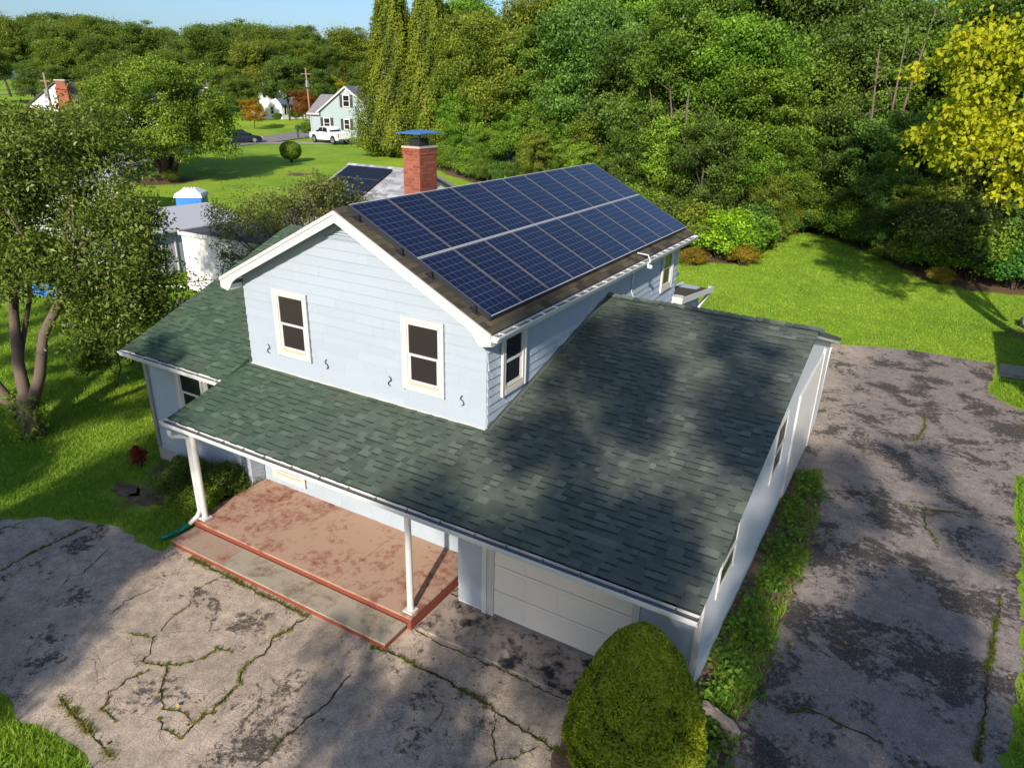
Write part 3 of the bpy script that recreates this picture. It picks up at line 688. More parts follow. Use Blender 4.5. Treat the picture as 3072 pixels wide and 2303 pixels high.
# ------------------------------------------------------------------ solar array
def solar_mat(name, c0, c1, line, cells=(6, 10), pw=1.03, pl=1.69, lw=.0042):
    m, t, b, o = nt(name); g = N(t); p = g.pos('Object'); x, y, z = g.xyz(p)
    gxx = g.math('FRACT', g.math('MULTIPLY', g.math('SUBTRACT', x, .03), cells[0] / (pw - .06)))
    gyy = g.math('FRACT', g.math('MULTIPLY', g.math('SUBTRACT', y, .03), cells[1] / (pl - .06)))
    cw, chh = (pw - .06) / cells[0], (pl - .06) / cells[1]
    dx = g.math('MULTIPLY', g.math('MINIMUM', gxx, g.math('SUBTRACT', 1, gxx)), cw)
    dy = g.math('MULTIPLY', g.math('MINIMUM', gyy, g.math('SUBTRACT', 1, gyy)), chh)
    ln = g.math('MAXIMUM', g.ramp(dx, lw * .55, lw, 1, 0), g.ramp(dy, lw * .55, lw, 1, 0))
    bus = g.math('FRACT', g.math('MULTIPLY', gxx, 3)); bl_ = g.ramp(g.math('ABSOLUTE', g.math('SUBTRACT', bus, .5)), .0, .035, .35, 0)
    oi = g.n('ShaderNodeObjectInfo')
    base = g.mix(g.noise(g.gpos(), 2.5, 3), c0, c1)
    base = g.mix(1, base, g.ramp(oi.outputs['Random'], 0, 1, .8, 1.2), 'MULTIPLY')
    base = g.mix(bl_, base, (.05, .07, .16)); base = g.mix(ln, base, line)
    g.l(base, b.inputs['Base Color']); b.inputs['Roughness'].default_value = .09; b.inputs['Specular IOR Level'].default_value = .4
    b.inputs['IOR'].default_value = 1.33
solar_mat('solar_cells', (.005, .007, .024), (.007, .010, .034), (.12, .13, .165))
solar_mat('solar_cells_black', (.008, .009, .014), (.012, .014, .022), (.014, .016, .024))
OFF = .12
tx, bx_ = 3.065, 6.063; plen = (bx_ - tx) * thu
pl_ = (plen - .035) / 2; pw_ = 10.5 / 10
def panel_proto(pw, pl, cellmat, framemat):
    f = MB(); w = .016; d = .038
    f.box(0, pw, 0, w, -d, .002); f.box(0, pw, pl - w, pl, -d, .002); f.box(0, w, w, pl - w, -d, .002); f.box(pw - w, pw, w, pl - w, -d, .002)
    c = MB(); c.box(w, pw - w, w, pl - w, -.03, -.002)
    return f.mesh('panel_frame', framemat), c.mesh('panel_cells', cellmat)
pf, pc = panel_proto(pw_ - .018, pl_, 'solar_cells', 'frame_alloy')
arr = thing('solar_array', 'two rows of blue solar panels covering the upper roof of the blue house', 'solar panels', (4.6, 5.2, 6.1), world=True)
Uaxis, Vaxis, Naxis = Y, V((1, 0, -RS)) / thu, nU
for rowi in range(2):
    for k in range(10):
        O = V((3.065, -.067 + k * pw_, RZ - RS * .065)) + nU * OFF + Vaxis * (rowi * (pl_ + .035))
        # local x along ridge reversed so that the frame is right-handed: x = Y, y = down-slope, z = normal*-1 -> use x=down,y... 
        Mx = Matrix((( -Uaxis.x, Vaxis.x, Naxis.x, (O + Uaxis * (pw_ - .018)).x), (-Uaxis.y, Vaxis.y, Naxis.y, (O + Uaxis * (pw_ - .018)).y), (-Uaxis.z, Vaxis.z, Naxis.z, (O + Uaxis * (pw_ - .018)).z), (0, 0, 0, 1)))
        if Mx.to_3x3().determinant() < 0:
            Mx = Matrix(((Uaxis.x, Vaxis.x, Naxis.x, O.x), (Uaxis.y, Vaxis.y, Naxis.y, O.y), (Uaxis.z, Vaxis.z, Naxis.z, O.z), (0, 0, 0, 1)))
        cpan = bpy.data.objects.new('solar_panel', pc); COL.objects.link(cpan); cpan.parent = arr
        cpan.matrix_parent_inverse = Matrix.Translation(-V(arr.location)); cpan.matrix_basis = Mx
        fpan = bpy.data.objects.new('panel_frame', pf); COL.objects.link(fpan); fpan.parent = cpan
frA = (V((3.065, 0, RZ - RS * .065)), Y, Vaxis, nU)
for v in (-.006, pl_ - .004, pl_ + .026, plen - .006):
    ra = MB(); ra.box(-.06, 10.43, v, v + .013, OFF - .01, OFF + .006, fr=frA); ra.build('panel_edge_trim', 'gutter_white', arr)
for v in (.3, 1.35, 2.05, 3.05):
    ra = MB(); ra.box(-.1, 10.46, v - .02, v + .02, .035, .08, fr=frA); ra.build('mounting_rail', 'frame_dark', arr)
    ft = MB(); ft.prism([(-.13, v - .07, .0), (-.13, v + .07, .0), (-.13, v + .02, .1), (-.13, v - .02, .1)], (.05, 0, 0), fr=frA); ft.box(-.15, .0, v - .09, v + .09, .013, .02, fr=frA); ft.build('rail_foot', 'black_iron', arr)
sk = MB(); sk.box(-.075, -.066, 0, plen, .03, OFF, fr=frA); sk.build('edge_skirt', 'frame_dark', arr)
sk = MB(); sk.box(-.07, 10.43, plen + .005, plen + .014, .02, OFF - .03, fr=frA); sk.build('edge_skirt', 'frame_dark', arr)
# ------------------------------------------------------------------ foliage tools
def mesh_np(name, verts, k, tint, mat, smooth=False):
    """verts (n*k,3): n faces of k corners each"""
    nf = len(verts) // k; me = bpy.data.meshes.new(name)
    me.vertices.add(len(verts)); me.vertices.foreach_set('co', np.ascontiguousarray(verts, np.float32).ravel())
    me.loops.add(len(verts)); me.loops.foreach_set('vertex_index', np.arange(len(verts), dtype=np.int32))
    me.polygons.add(nf); me.polygons.foreach_set('loop_start', np.arange(0, len(verts), k, dtype=np.int32))
    a = me.attributes.new('tint', 'FLOAT', 'FACE'); a.data.foreach_set('value', np.ascontiguousarray(tint, np.float32))
    me.materials.append(MATS[mat]); me.update(calc_edges=True); return me
def unit(a): return a / np.maximum(np.linalg.norm(a, axis=-1, keepdims=True), 1e-6)
def leaf_verts(g, C, Nn, size, asp=.5, fold=.12):
    n = len(C); T = unit(np.cross(Nn, g.normal(size=(n, 3)))); B = np.cross(Nn, T)
    s = (size * g.uniform(.65, 1.35, n))[:, None]
    v = np.empty((n, 4, 3)); v[:, 0] = C - T * s * .5; v[:, 1] = C + B * s * asp * .5 + Nn * s * fold - T * s * .08; v[:, 2] = C + T * s * .5 - Nn * s * fold; v[:, 3] = C - B * s * asp * .5 + Nn * s * fold - T * s * .08
    return v.reshape(-1, 3)
def crown(g, blobs, clump, per, size, asp=.55, flat=.6, inner=.35, upb=.7, droop=0):
    """blobs: (cx,cy,cz,rx,ry,rz,n). leaves gathered in clumps spread through the blobs"""
    Cs, Ns, Ts = [], [], []; centres = []
    for cx, cy, cz, rx, ry, rz_, n in blobs:
        d = unit(g.normal(size=(n, 3))); d[:, 2] = np.where(d[:, 2] < -.55, -d[:, 2], d[:, 2])
        rad = g.uniform(inner, 1, n) ** .6
        cc = np.array([cx, cy, cz]) + d * rad[:, None] * np.array([rx, ry, rz_]) * g.uniform(.9, 1.1, (n, 1))
        for i in range(n):
            rc = clump * float(np.clip(g.lognormal(-.12, .42), .35, 1.9)); m = int(per * (rc / clump) ** 1.6 * g.uniform(.7, 1.3)) + 8
            q = unit(g.normal(size=(m, 3))) * (g.uniform(0, 1, (m, 1)) ** .45) * rc; q *= 1 + (g.uniform(0, 1, (m, 1)) < .18) * g.uniform(.1, .65, (m, 1)); q = q * g.uniform(.65, 1.3, 3); q[:, 2] *= flat
            if droop: q[:, 2] -= droop * (np.hypot(q[:, 0], q[:, 1]) / rc) ** 2
            Cs.append(cc[i] + q); out = unit(d[i] * .5 + q / rc)
            Ns.append(unit(out * .5 + np.array([0, 0, upb]) + g.normal(size=(m, 3)) * .75))
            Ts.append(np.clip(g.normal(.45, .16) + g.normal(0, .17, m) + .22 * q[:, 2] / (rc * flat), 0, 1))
        centres.append(cc)
    C = np.concatenate(Cs); Nn = np.concatenate(Ns); T = np.concatenate(Ts)
    return leaf_verts(g, C, Nn, size, asp), T, np.concatenate(centres)
def limbs(mb, g, base, top, cents, r0, k=14, n=7, bend=.25):
    base, top = np.array(base, float), np.array(top, float)
    mid_ = (base + top) / 2 + g.normal(0, .06, 3) * np.linalg.norm(top - base)
    mb.tube([base, mid_ * .5 + base * .5, mid_, top], [r0 * 1.25, r0, r0 * .85, r0 * .35], n)
    for i in g.choice(len(cents), min(k, len(cents)), replace=False):
        t = g.uniform(.3, .95); s = base * (1 - t) + top * t; e_ = cents[i]; m_ = (s + e_) / 2 + np.array([0, 0, -bend * np.linalg.norm(e_ - s) * .3]) + g.normal(0, .08, 3)
        mb.tube([s, m_, e_], [r0 * (.55 - .3 * t), r0 * .22, r0 * .07], 5, cap=False)
PROTO = {}
def proto(name, trunk_mesh, crown_mesh): PROTO[name] = (trunk_mesh, crown_mesh)
def broadleaf(name, seed, h, rr_, nclump=95, per=190, size=.21, low=.12, leafmat='leaf', asp=.6, clump=.85, bark='bark'):
    g = np.random.default_rng(seed); bl = [(0, 0, h * .56, rr_ * .8, rr_ * .8, h * .40, int(nclump * .5))]
    for k in range(5):
        a = g.uniform(0, 6.28); d = rr_ * g.uniform(.35, .6); bl.append((d * math.cos(a), d * math.sin(a), h * g.uniform(low + .2, .82), rr_ * .5, rr_ * .5, h * .16, int(nclump * .1)))
    v, t, c = crown(g, bl, clump, per, size, asp)
    mb = MB(); limbs(mb, g, (0, 0, -.2), (g.normal(0, .2), g.normal(0, .2), h * .7), c, .014 * h, 9)
    proto(name, mb.mesh(name + '_trunk', bark, True), mesh_np(name + '_crown', v, 4, t, leafmat))
def columnar(name, seed, h, rr_, nl=15000, size=.26, mat='needles', pw=.8):
    g = np.random.default_rng(seed); z = g.uniform(0, 1, nl) ** 1.15; a = g.uniform(0, 6.28, nl)
    prof = np.minimum(1, (z + .04) * 9) * (1 - z) ** pw * 1.0
    bump_ = 1 + .16 * np.sin(a * 5 + z * 9) + .12 * np.sin(a * 11 - z * 23) + .1 * g.normal(size=nl)
    rad = rr_ * prof * bump_ * g.uniform(.72, 1, nl) ** .5 + .05
    C = np.stack([rad * np.cos(a), rad * np.sin(a), z * h + g.normal(0, .1, nl)], -1)
    Nn = unit(np.stack([np.cos(a), np.sin(a), .35 + 0 * a], -1) + g.normal(size=(nl, 3)) * .5)
    t = np.clip(.45 + .25 * np.sin(a * 5 + z * 9) + .15 * np.sin(a * 11 - z * 23) + g.normal(0, .15, nl), 0, 1)
    mb = MB(); mb.tube([(0, 0, -.2), (0, 0, h * .5), (0, 0, h * .95)], [.02 * h, .014 * h, .01], 7)
    core_ = [(rr_ * .62 * min(1, (zz + .04) * 9) * (1 - zz) ** pw + .02, zz * h) for zz in (.02, .08, .2, .4, .6, .8, .96)]
    mb.lathe(core_, 10)
    proto(name, mb.mesh(name + '_trunk', 'bark', True), mesh_np(name + '_crown', leaf_verts(g, C, Nn, size, .45), 4, t, mat))
def conifer(name, seed, h, rr_, size=.3, mat='needles'):
    g = np.random.default_rng(seed); Cs = []; Ns = []; Ts = []
    mb = MB(); mb.tube([(0, 0, -.2), (0, 0, h * .5), (0, 0, h)], [.018 * h, .012 * h, .02], 7)
    for k in range(26):
        z = h * (.12 + .86 * k / 26); R_ = rr_ * (1 - k / 26) ** .8 + .15
        for j in range(8):
            a = g.uniform(0, 6.28); m = int(60 * R_ / rr_) + 14; s = g.uniform(0, 1, m) ** .7 * R_ * g.uniform(.7, 1.1)
            q = np.stack([s * math.cos(a) + g.normal(0, .14, m), s * math.sin(a) + g.normal(0, .14, m), z - s * .18 + g.normal(0, .1, m)], -1)
            Cs.append(q); Ns.append(unit(np.array([math.cos(a) * .3, math.sin(a) * .3, 1]) + g.normal(size=(m, 3)) * .4)); Ts.append(np.clip(.3 + .4 * s / R_ + g.normal(0, .12, m), 0, 1))
            mb.tube([(0, 0, z), (R_ * .8 * math.cos(a), R_ * .8 * math.sin(a), z - R_ * .15)], [.03, .01], 4, cap=False)
    C, Nn, T = map(np.concatenate, (Cs, Ns, Ts))
    proto(name, mb.mesh(name + '_trunk', 'bark', True), mesh_np(name + '_crown', leaf_verts(g, C, Nn, size, .4), 4, T, mat))
def shrubp(name, seed, h, rr_, n=46, per=120, size=.12, mat='leaf', asp=.6, clump=.42, low=.1):
    g = np.random.default_rng(seed)
    bl = [(0, 0, h * .45, rr_ * .8, rr_ * .8, h * .45, n)] + [(rr_ * .5 * math.cos(a), rr_ * .5 * math.sin(a), h * g.uniform(.3, .6), rr_ * .45, rr_ * .45, h * .3, n // 5) for a in g.uniform(0, 6.28, 4)]
    v, t, c = crown(g, bl, clump, per, size, asp); mb = MB()
    for i in g.choice(len(c), min(14, len(c)), replace=False):
        e_ = c[i]; mb.tube([(e_[0] * .1, e_[1] * .1, -.1), (e_[0] * .5, e_[1] * .5, e_[2] * .55), tuple(e_)], [.03, .018, .006], 5, cap=False)
    v[:, 2] = np.maximum(v[:, 2], .02)
    proto(name, mb.mesh(name + '_stems', 'bark', True), mesh_np(name + '_foliage', v, 4, t, mat))
def plant(kindname, name, label, cat, x, y, s=1, rot=None, col=(1, 1, 1), group=None, sz=None, dz=0, parts=('trunk', 'crown')):
    t = thing(name, label, cat, (x, y, hz(x, y) + dz), rnd.uniform(0, 6.28) if rot is None else rot, group)
    t.scale = (s, s, sz if sz else s)
    a = obj(parts[0], PROTO[kindname][0], t); b = obj(parts[1], PROTO[kindname][1], t); b.color = (*col, 1)
    return t
broadleaf('maple', 21, 13, 4.6, 170, 330, .2, clump=.95)
broadleaf('ash', 22, 13.5, 4.2, 170, 300, .18, low=.05, clump=.8)
broadleaf('oak', 23, 12, 4.8, 160, 330, .21, clump=1.05)
broadleaf('mid', 24, 7.5, 3.1, 130, 260, .145, low=-.1, clump=.65)
broadleaf('mid2', 25, 7, 2.8, 130, 260, .13, low=-.12, clump=.55)
columnar('arbor', 26, 16, 3.9, 60000, .22, pw=.7)
conifer('spruce', 27, 11, 2.7)
shrubp('bush', 28, 2.4, 1.7, 60, 150, .13)
shrubp('bush2', 29, 2.0, 1.5, 55, 130, .10, asp=.4)
shrubp('silver', 30, 3.2, 2.2, 75, 150, .11, 'leaf_small', .35)
broadleaf('street', 33, 14.5, 4.6, 56, 150, .24, low=.15, clump=.62)
broadleaf('small', 31, 4.2, 2.2, 60, 150, .13, low=.1, clump=.5)

# ------------------------------------------------------------------ the wood behind the lawn
rw = random.Random(77)
WOOD = []
seg = [0]
for i in range(len(EDGE) - 1): seg.append(seg[-1] + math.dist(EDGE[i], EDGE[i + 1]))
def along(s):
    for i in range(len(EDGE) - 1):
        if s <= seg[i + 1]:
            t = (s - seg[i]) / (seg[i + 1] - seg[i]); return (EDGE[i][0] * (1 - t) + EDGE[i + 1][0] * t, EDGE[i][1] * (1 - t) + EDGE[i + 1][1] * t)
    return EDGE[-1]
cols_b = [(1.0, 1.2, .9), (1.15, 1.4, .8), (.7, .95, 1.0), (.95, 1.25, .7), (1.2, 1.1, .75), (.75, 1.05, 1.1), (1.05, 1.45, .8), (1.25, 1.15, .8), (.65, .8, .8), (.85, 1.15, .8)]
def away(x, y, d):                       # d metres deeper into the wood
    v = EY * .55 + Y * .45; v.normalize(); return x + v.x * d, y + v.y * d
S_ = 2.0
while S_ < seg[-1] - 4:
    x, y = along(S_); x, y = away(x, y, rw.uniform(.9, 1.6)); k = rw.choice(('bush', 'bush2', 'bush', 'mid2'))
    if k == 'mid2': WOOD.append((k, x, y, rw.uniform(.55, .7), 'young leafy tree', cols_b))
    else: WOOD.append((k, x, y, rw.uniform(.8, 1.25), 'leafy shrub', cols_b))
    S_ += rw.uniform(1.6, 2.2)
S_ = 0
while S_ < seg[-1]:
    x, y = along(S_); x, y = away(x, y, rw.uniform(3.4, 5.2)); WOOD.append((rw.choice(('mid', 'mid2')), x, y, rw.uniform(.8, 1.12), 'mid-sized tree', cols_b)); S_ += rw.uniform(2.5, 3.4)
for x, y, k, s in ((-31, 53, 'ash', .95), (-26, 50, 'maple', .95), (-21, 49, 'oak', 1.05), (-17, 46, 'ash', 1.0), (-12.5, 44.5, 'maple', 1.0), (-8.5, 43, 'oak', 1.0), (-4.5, 40, 'ash', .95), (-.5, 40, 'maple', .95), (2.0, 37.5, 'ash', .88), (1.5, 45, 'oak', 1.05), (6, 49, 'maple', 1.05), (11, 45, 'oak', 1.0), (13.5, 40, 'ash', .95), (17, 42, 'maple', 1.0), (20, 37.5, 'oak', .95), (24, 39, 'ash', 1.0),
                   (-24, 58, 'oak', 1.2), (-15, 55, 'maple', 1.25), (-7, 52, 'ash', 1.2), (0, 54, 'maple', 1.25), (9, 57, 'oak', 1.25), (17, 52, 'ash', 1.25), (25, 50, 'maple', 1.2), (-33, 60, 'maple', 1.1), (-19, 64, 'ash', 1.3), (-4, 64, 'oak', 1.3), (14, 64, 'maple', 1.3), (28, 44, 'oak', 1.1), (4, 70, 'ash', 1.3)):
    WOOD.append((k, x, y, s, 'tall broadleaf tree', cols_b))
WOOD.append(('spruce', -10.5, 41.5, .75, 'blue-green pine', [(.55, .85, 1.4)]))
groups = {}
for w in WOOD: groups.setdefault(w[4], []).append(w)
for nm, ws in groups.items():
    ws.sort(key=lambda w: pix((w[1], w[2], 2))[0])
    for i, (k, x, y, s, _, cs) in enumerate(ws):
        c = rw.choice(cs); j = rw.uniform(.85, 1.12); c = tuple(q * j for q in c)
        lab = f'{nm} in the wood edge, {ORD[i]} of its kind from the left' if len(ws) > 1 else 'single blue-green pine standing among the broadleaf trees of the wood'
        if nm == 'tall broadleaf tree': lab = f'tall broadleaf tree in the wood behind the lawn, {ORD[i]} tall one from left'
        plant(k, nm.replace('-', '_').replace(' ', '_'), lab, 'shrub' if 'shrub' in nm else 'tree', x, y, s, None, c, 'trees and shrubs of the wood', s * rw.uniform(.92, 1.12), parts=('stems', 'foliage') if 'shrub' in nm else ('trunk', 'crown'))
# silvery shrubs on the right and ferny ones before them
for i, (x, y, s, k, c, lab) in enumerate(((10.9, 35.4, 1.25, 'silver', (.62, .75, .85), 'large grey-green olive shrub overhanging the right end of the lawn, nearest the dip'),
                                          (13.4, 32.8, 1.35, 'silver', (.58, .72, .85), 'large grey-green olive shrub at the right lawn edge under the yellow tree'),
                                          (12.2, 37.6, 1.5, 'silver', (.6, .78, .8), 'tallest grey-green olive shrub behind the other two at the lawn edge'),
                                          (16.2, 31.6, 1.0, 'bush', (.45, 1.0, .8), 'dark green sumac shrub at the far right end of the lawn'),
                                          (2.2, 30.6, 1.15, 'bush', (1.7, 2.1, .5), 'bright lime-green shrub behind the far corner of the blue house'),
                                          (1.2, 28.7, .55, 'bush2', (2.0, 1.0, .6), 'low reddish brown bramble at the left foot of the hedge by the lawn'),
                                          (3.6, 29.9, .65, 'bush2', (2.3, 1.2, .7), 'low russet bramble on the point of lawn behind the house'),
                                          (13.0, 30.9, .5, 'bush2', (2.0, 1.1, .8), 'low dry brown bramble under the olive shrubs'),
                                          (6.6, 40.6, .8, 'bush', (1.7, 1.6, .4), 'yellow-green shrub closing the far end of the lawn'))):
    plant(k, 'shrub', lab, 'shrub', x, y, s, None, c, parts=('stems', 'foliage'))
# dead grey stems sticking out of the wood
def deadtree(x, y, h, n, lab, seed, lean=.15):
    g = np.random.default_rng(seed); z0 = hz(x, y); t = thing('dead_tree', lab, 'dead tree', (x, y, z0)); mb = MB()
    for k in range(n):
        a = g.uniform(0, 6.28); d = g.uniform(.1, lean) * h; top = np.array([math.cos(a) * d, math.sin(a) * d, h * g.uniform(.75, 1)])
        mb.tube([(0, 0, -.1), tuple(top * .5 + g.normal(0, .15, 3)), tuple(top)], [.12, .08, .02], 6)
        for j in range(7):
            s = top * g.uniform(.45, .95); e_ = s + g.normal(0, .7, 3) + np.array([0, 0, .5]); mb.tube([tuple(s), tuple((s + e_) / 2 + g.normal(0, .1, 3)), tuple(e_)], [.03, .018, .006], 4, cap=False)
    mb.build('trunk', 'bark_pale', t, True)
deadtree(8.3, 40.5, 13, 4, 'bare pale dead stems rising above the middle of the wood', 4)
deadtree(-2.8, 37.3, 9.8, 6, 'tangle of bare reddish dead branches high in the wood above the roof', 5, .35)

# ------------------------------------------------------------------ evergreens and yellow tree
plant('arbor', 'arborvitae', 'tall columnar golden-green arborvitae beside the grey-blue house, left of the pair', 'tree', -36.6, 50.2, 1.0, .3, (.85, 1.0, .55), 'pair of tall arborvitae', 1.06)
plant('arbor', 'arborvitae', 'tall columnar golden-green arborvitae beside the wood, right of the pair', 'tree', -33.4, 51.8, 1.0, 1.7, (.85, 1.0, .55), 'pair of tall arborvitae', 1.06)
g = np.random.default_rng(91)
bl = [(0, 0, 8.5, 3.6, 3.6, 3.2, 46), (-2.6, -.4, 6.6, 2.4, 2.2, 1.7, 34), (-4.4, -.6, 6.9, 1.7, 1.5, .9, 20), (-1.2, -1.2, 5.2, 2.2, 1.8, 1.5, 26), (-.4, -.6, 11, 2.6, 2.6, 2.4, 34)]
bl += [(-3.2, -1.0, 5.4, 1.9, 1.6, 1.1, 26), (-2.8, -.2, 9.4, 2.0, 1.8, 1.5, 26), (-1.6, -.6, 12.0, 2.2, 2.0, 1.6, 26)]
v, t, c = crown(g, bl, .62, 150, .14, .72, .55, .3, .55, .25)
mb = MB(); limbs(mb, g, (.6, .2, -.2), (0, 0, 8.5), c, .22, 22)
proto('catalpa', mb.mesh('catalpa_trunk', 'bark', True), mesh_np('catalpa_crown', v, 4, t, 'leaf_yellow'))
plant('catalpa', 'catalpa_tree', 'big yellow-green large-leaved tree leaning in from the right edge', 'tree', 17.1, 20.3, 1.2, 0, sz=1.4)
PROTO['catalpa'][1].materials[0] = MATS['leaf_yellow']

# ------------------------------------------------------------------ near left tree
g = np.random.default_rng(55)
lt_ = thing('crab_apple_tree', 'multi-stemmed apple-like tree with small glossy leaves on the left lawn', 'tree', (-7.3, -1.45, 0)); lt_.scale = (1.08, 1.08, 1.2)
bl = [(-1.6, 1.6, 4.7, 2.6, 2.4, 1.7, 70), (-2.8, .6, 4.0, 2.0, 2.0, 1.2, 60), (.7, 2.2, 3.9, 1.9, 1.6, 1.6, 52), (1.1, 2.0, 2.6, 1.5, 1.3, .75, 30), (-.8, 2.5, 5.9, 2.0, 1.8, .9, 34), (-3.6, 2.2, 4.6, 1.8, 1.8, 1.3, 34), (.2, .9, 3.4, 1.4, 1.2, .8, 22), (1.9, 2.4, 3.2, .9, .8, .8, 12), (-3.4, 3.0, 5.9, 1.8, 1.6, 1.0, 22)]
bl = [(*q[:6], int(q[6] * 1.35)) for q in bl]
v, t, c = crown(g, bl, .48, 175, .105, .42, .75, .2, .4, .16)
yel = g.uniform(0, 1, len(t)) < .05; t[yel] = 1
o = obj('crown', mesh_np('apple_crown', v, 4, t, 'leaf_small'), lt_); o.color = (.95, 1.12, .75, 1)
mb = MB()
mb.tube([(.05, .05, -.15), (0, .05, .35), (-.05, .1, .75), (-.08, .1, .95)], [.32, .25, .22, .16], 12)
def stem(pts, rs):
    mb.tube(pts, [q * .78 for q in rs], 9)
stem([(.02, .12, .6), (.35, .35, 1.4), (.45, .6, 2.3), (.8, 1.3, 3.4), (1.0, 1.9, 4.6)], [.19, .16, .14, .1, .03])
stem([(-.05, .1, .65), (-.55, .35, 1.5), (-1.15, .8, 2.5), (-1.5, 1.4, 3.8), (-1.5, 1.8, 5.4)], [.2, .17, .14, .1, .03])
stem([(-.1, .05, .3), (-.7, -.05, .75), (-1.3, -.1, 1.3), (-2.1, .1, 2.3), (-3.0, .6, 3.8)], [.24, .2, .18, .13, .03])
stem([(-.3, .1, .55), (-.75, .5, 1.5), (-1.2, 1.3, 2.8), (-2.2, 2.0, 4.4)], [.1, .08, .07, .02])
stem([(-.4, .1, .5), (-1.0, .7, 1.7), (-2.0, 1.3, 3.0), (-3.4, 2.0, 4.6)], [.08, .07, .05, .02])
for i in g.choice(len(c), 70, replace=False):
    e_ = c[i]; src = [(.8, 1.3, 3.4), (-1.5, 1.4, 3.8), (-2.1, .1, 2.3), (.45, .6, 2.3), (-1.15, .8, 2.5), (-2.2, 2.0, 4.4)]
    s = np.array(min(src, key=lambda q: math.dist(q, e_))); m_ = (s + e_) / 2 + g.normal(0, .15, 3); mb.tube([tuple(s), tuple(m_), tuple(e_)], [.05, .028, .008], 5, cap=False)
mb.build('trunk', 'bark_pale', lt_, True)
gs_ = np.random.default_rng(56); a = gs_.uniform(0, 6.28, 700); C = np.stack([.3 * np.cos(a) * gs_.uniform(.8, 1.5, 700), .3 * np.sin(a) * gs_.uniform(.8, 1.5, 700), gs_.uniform(.02, 1.0, 700) ** 1.5], -1)
o = obj('trunk_sprouts', mesh_np('sprouts', leaf_verts(gs_, C, unit(gs_.normal(size=(700, 3)) + [0, 0, 1]), .1, .6), 4, gs_.uniform(.5, 1, 700), 'leaf'), lt_); o.color = (1.5, 1.6, .8, 1)

# sapling, foundation bushes, red plant
plant('small', 'sapling', 'small dark sapling on the lawn between the apple tree and the wing', 'tree', -8.6, 1.7, .5, .5, (.6, .8, .8))
for x, y, s, c, k, lab in ((-1.15, -1.15, .5, (.55, .7, .7), 'bush2', 'dark twiggy bush against the wing wall, left of the porch'), (-.55, -.75, .46, (.7, .85, .7), 'bush2', 'dark green bush in the corner of wing and porch'), (-.42, -1.5, .30, (1.2, 1.4, .7), 'bush', 'low light green leafy bush hugging the porch slab'), (-1.75, -1.0, .4, (.5, .65, .6), 'bush2', 'small dull bush at the outer end of the foundation bed')):
    plant(k, 'foundation_bush', lab, 'bush', x, y, s, None, c, parts=('stems', 'foliage'))
leaf_mat('leaf_red', (.12, .006, .006), (.34, .03, .02), .3)
shrubp('redplant', 61, .62, .16, 22, 34, .055, 'leaf_red', .5, .1)
plant('redplant', 'red_plant', 'small upright red-leaved plant on the lawn near the wing corner', 'plant', -3.4, -.95, 1, None, parts=('stems', 'foliage'))

# rounded conical evergreen in front of the garage
g = np.random.default_rng(66); sh = thing('dwarf_spruce', 'dense rounded conical evergreen in front of the garage door', 'shrub', (10.06, -2.5, 0))
nl = 80000; z = g.uniform(0, 1, nl); a = g.uniform(0, 6.283, nl)
def cprof(z): return np.clip(1 - np.clip((z - .10) / .90, 0, 1) ** 2.05, 0, 1) ** .76 * np.clip(.75 + z * 1.6, 0, 1)
def cbump(a, z):
    b = 0
    for k, (fa, fz, ph, am) in enumerate(((3, 2.0, .3, .05), (5, 7, 1.2, .04), (9, 13, 2.2, .02))):
        b = b + am * np.sin(fa * a + fz * z * 2 + ph + 1.5 * np.sin(z * 5 + k)) * np.cos(fz * z + ph * 2 + np.sin(a * 3 + k))
    return b
H_, Rr_ = 2.42, .82
nc = 330; zc_ = g.uniform(0, 1, nc); ac_ = g.uniform(0, 6.283, nc); pc_ = np.stack([Rr_ * cprof(zc_) * np.cos(ac_), Rr_ * cprof(zc_) * np.sin(ac_), zc_ * H_], -1); rc_ = g.uniform(.75, 1.25, nc)
ps_ = np.stack([Rr_ * cprof(z) * np.cos(a), Rr_ * cprof(z) * np.sin(a), z * H_], -1); dm = np.empty(nl)
for i0 in range(0, nl, 4000): dm[i0:i0 + 4000] = (np.linalg.norm(ps_[i0:i0 + 4000, None] - pc_[None], axis=-1) / rc_).min(1)
bm_ = .15 * (1 - np.clip(dm / .17, 0, 1.35) ** 2) + .8 * cbump(a, z)
inn = g.uniform(0, 1.25, nl) ** .6
rad = Rr_ * cprof(z) * (1 + bm_) * (1 - .10 * (1 - inn)) + .02
lean = z * -.06
C = np.stack([rad * np.cos(a) + lean, rad * np.sin(a) + .02 * z, z * H_ + g.normal(0, .012, nl)], -1)
Nn = unit(np.stack([np.cos(a), np.sin(a), .5 + z], -1) + g.normal(size=(nl, 3)) * .9)
tt = np.clip(.38 + bm_ * 3.0 + g.normal(0, .13, nl) + .08 * np.sin(3 * a + 4 * z), 0, 1)
o = obj('foliage', mesh_np('spruce_foliage', leaf_verts(g, C, Nn, .05, .4), 4, tt, 'needles'), sh); o.color = (1.45, 1.65, .8, 1)
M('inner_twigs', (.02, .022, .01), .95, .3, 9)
MB().lathe([(Rr_ * .76 * float(cprof(np.array(q))) + .01, q * H_ * .97) for q in (.01, .1, .2, .35, .5, .65, .8, .9, .95)], 20, fr=(V((0, 0, 0)), X, Y, V((-.024, 0, 1)))).build('inner_twigs', 'inner_twigs', sh, True)

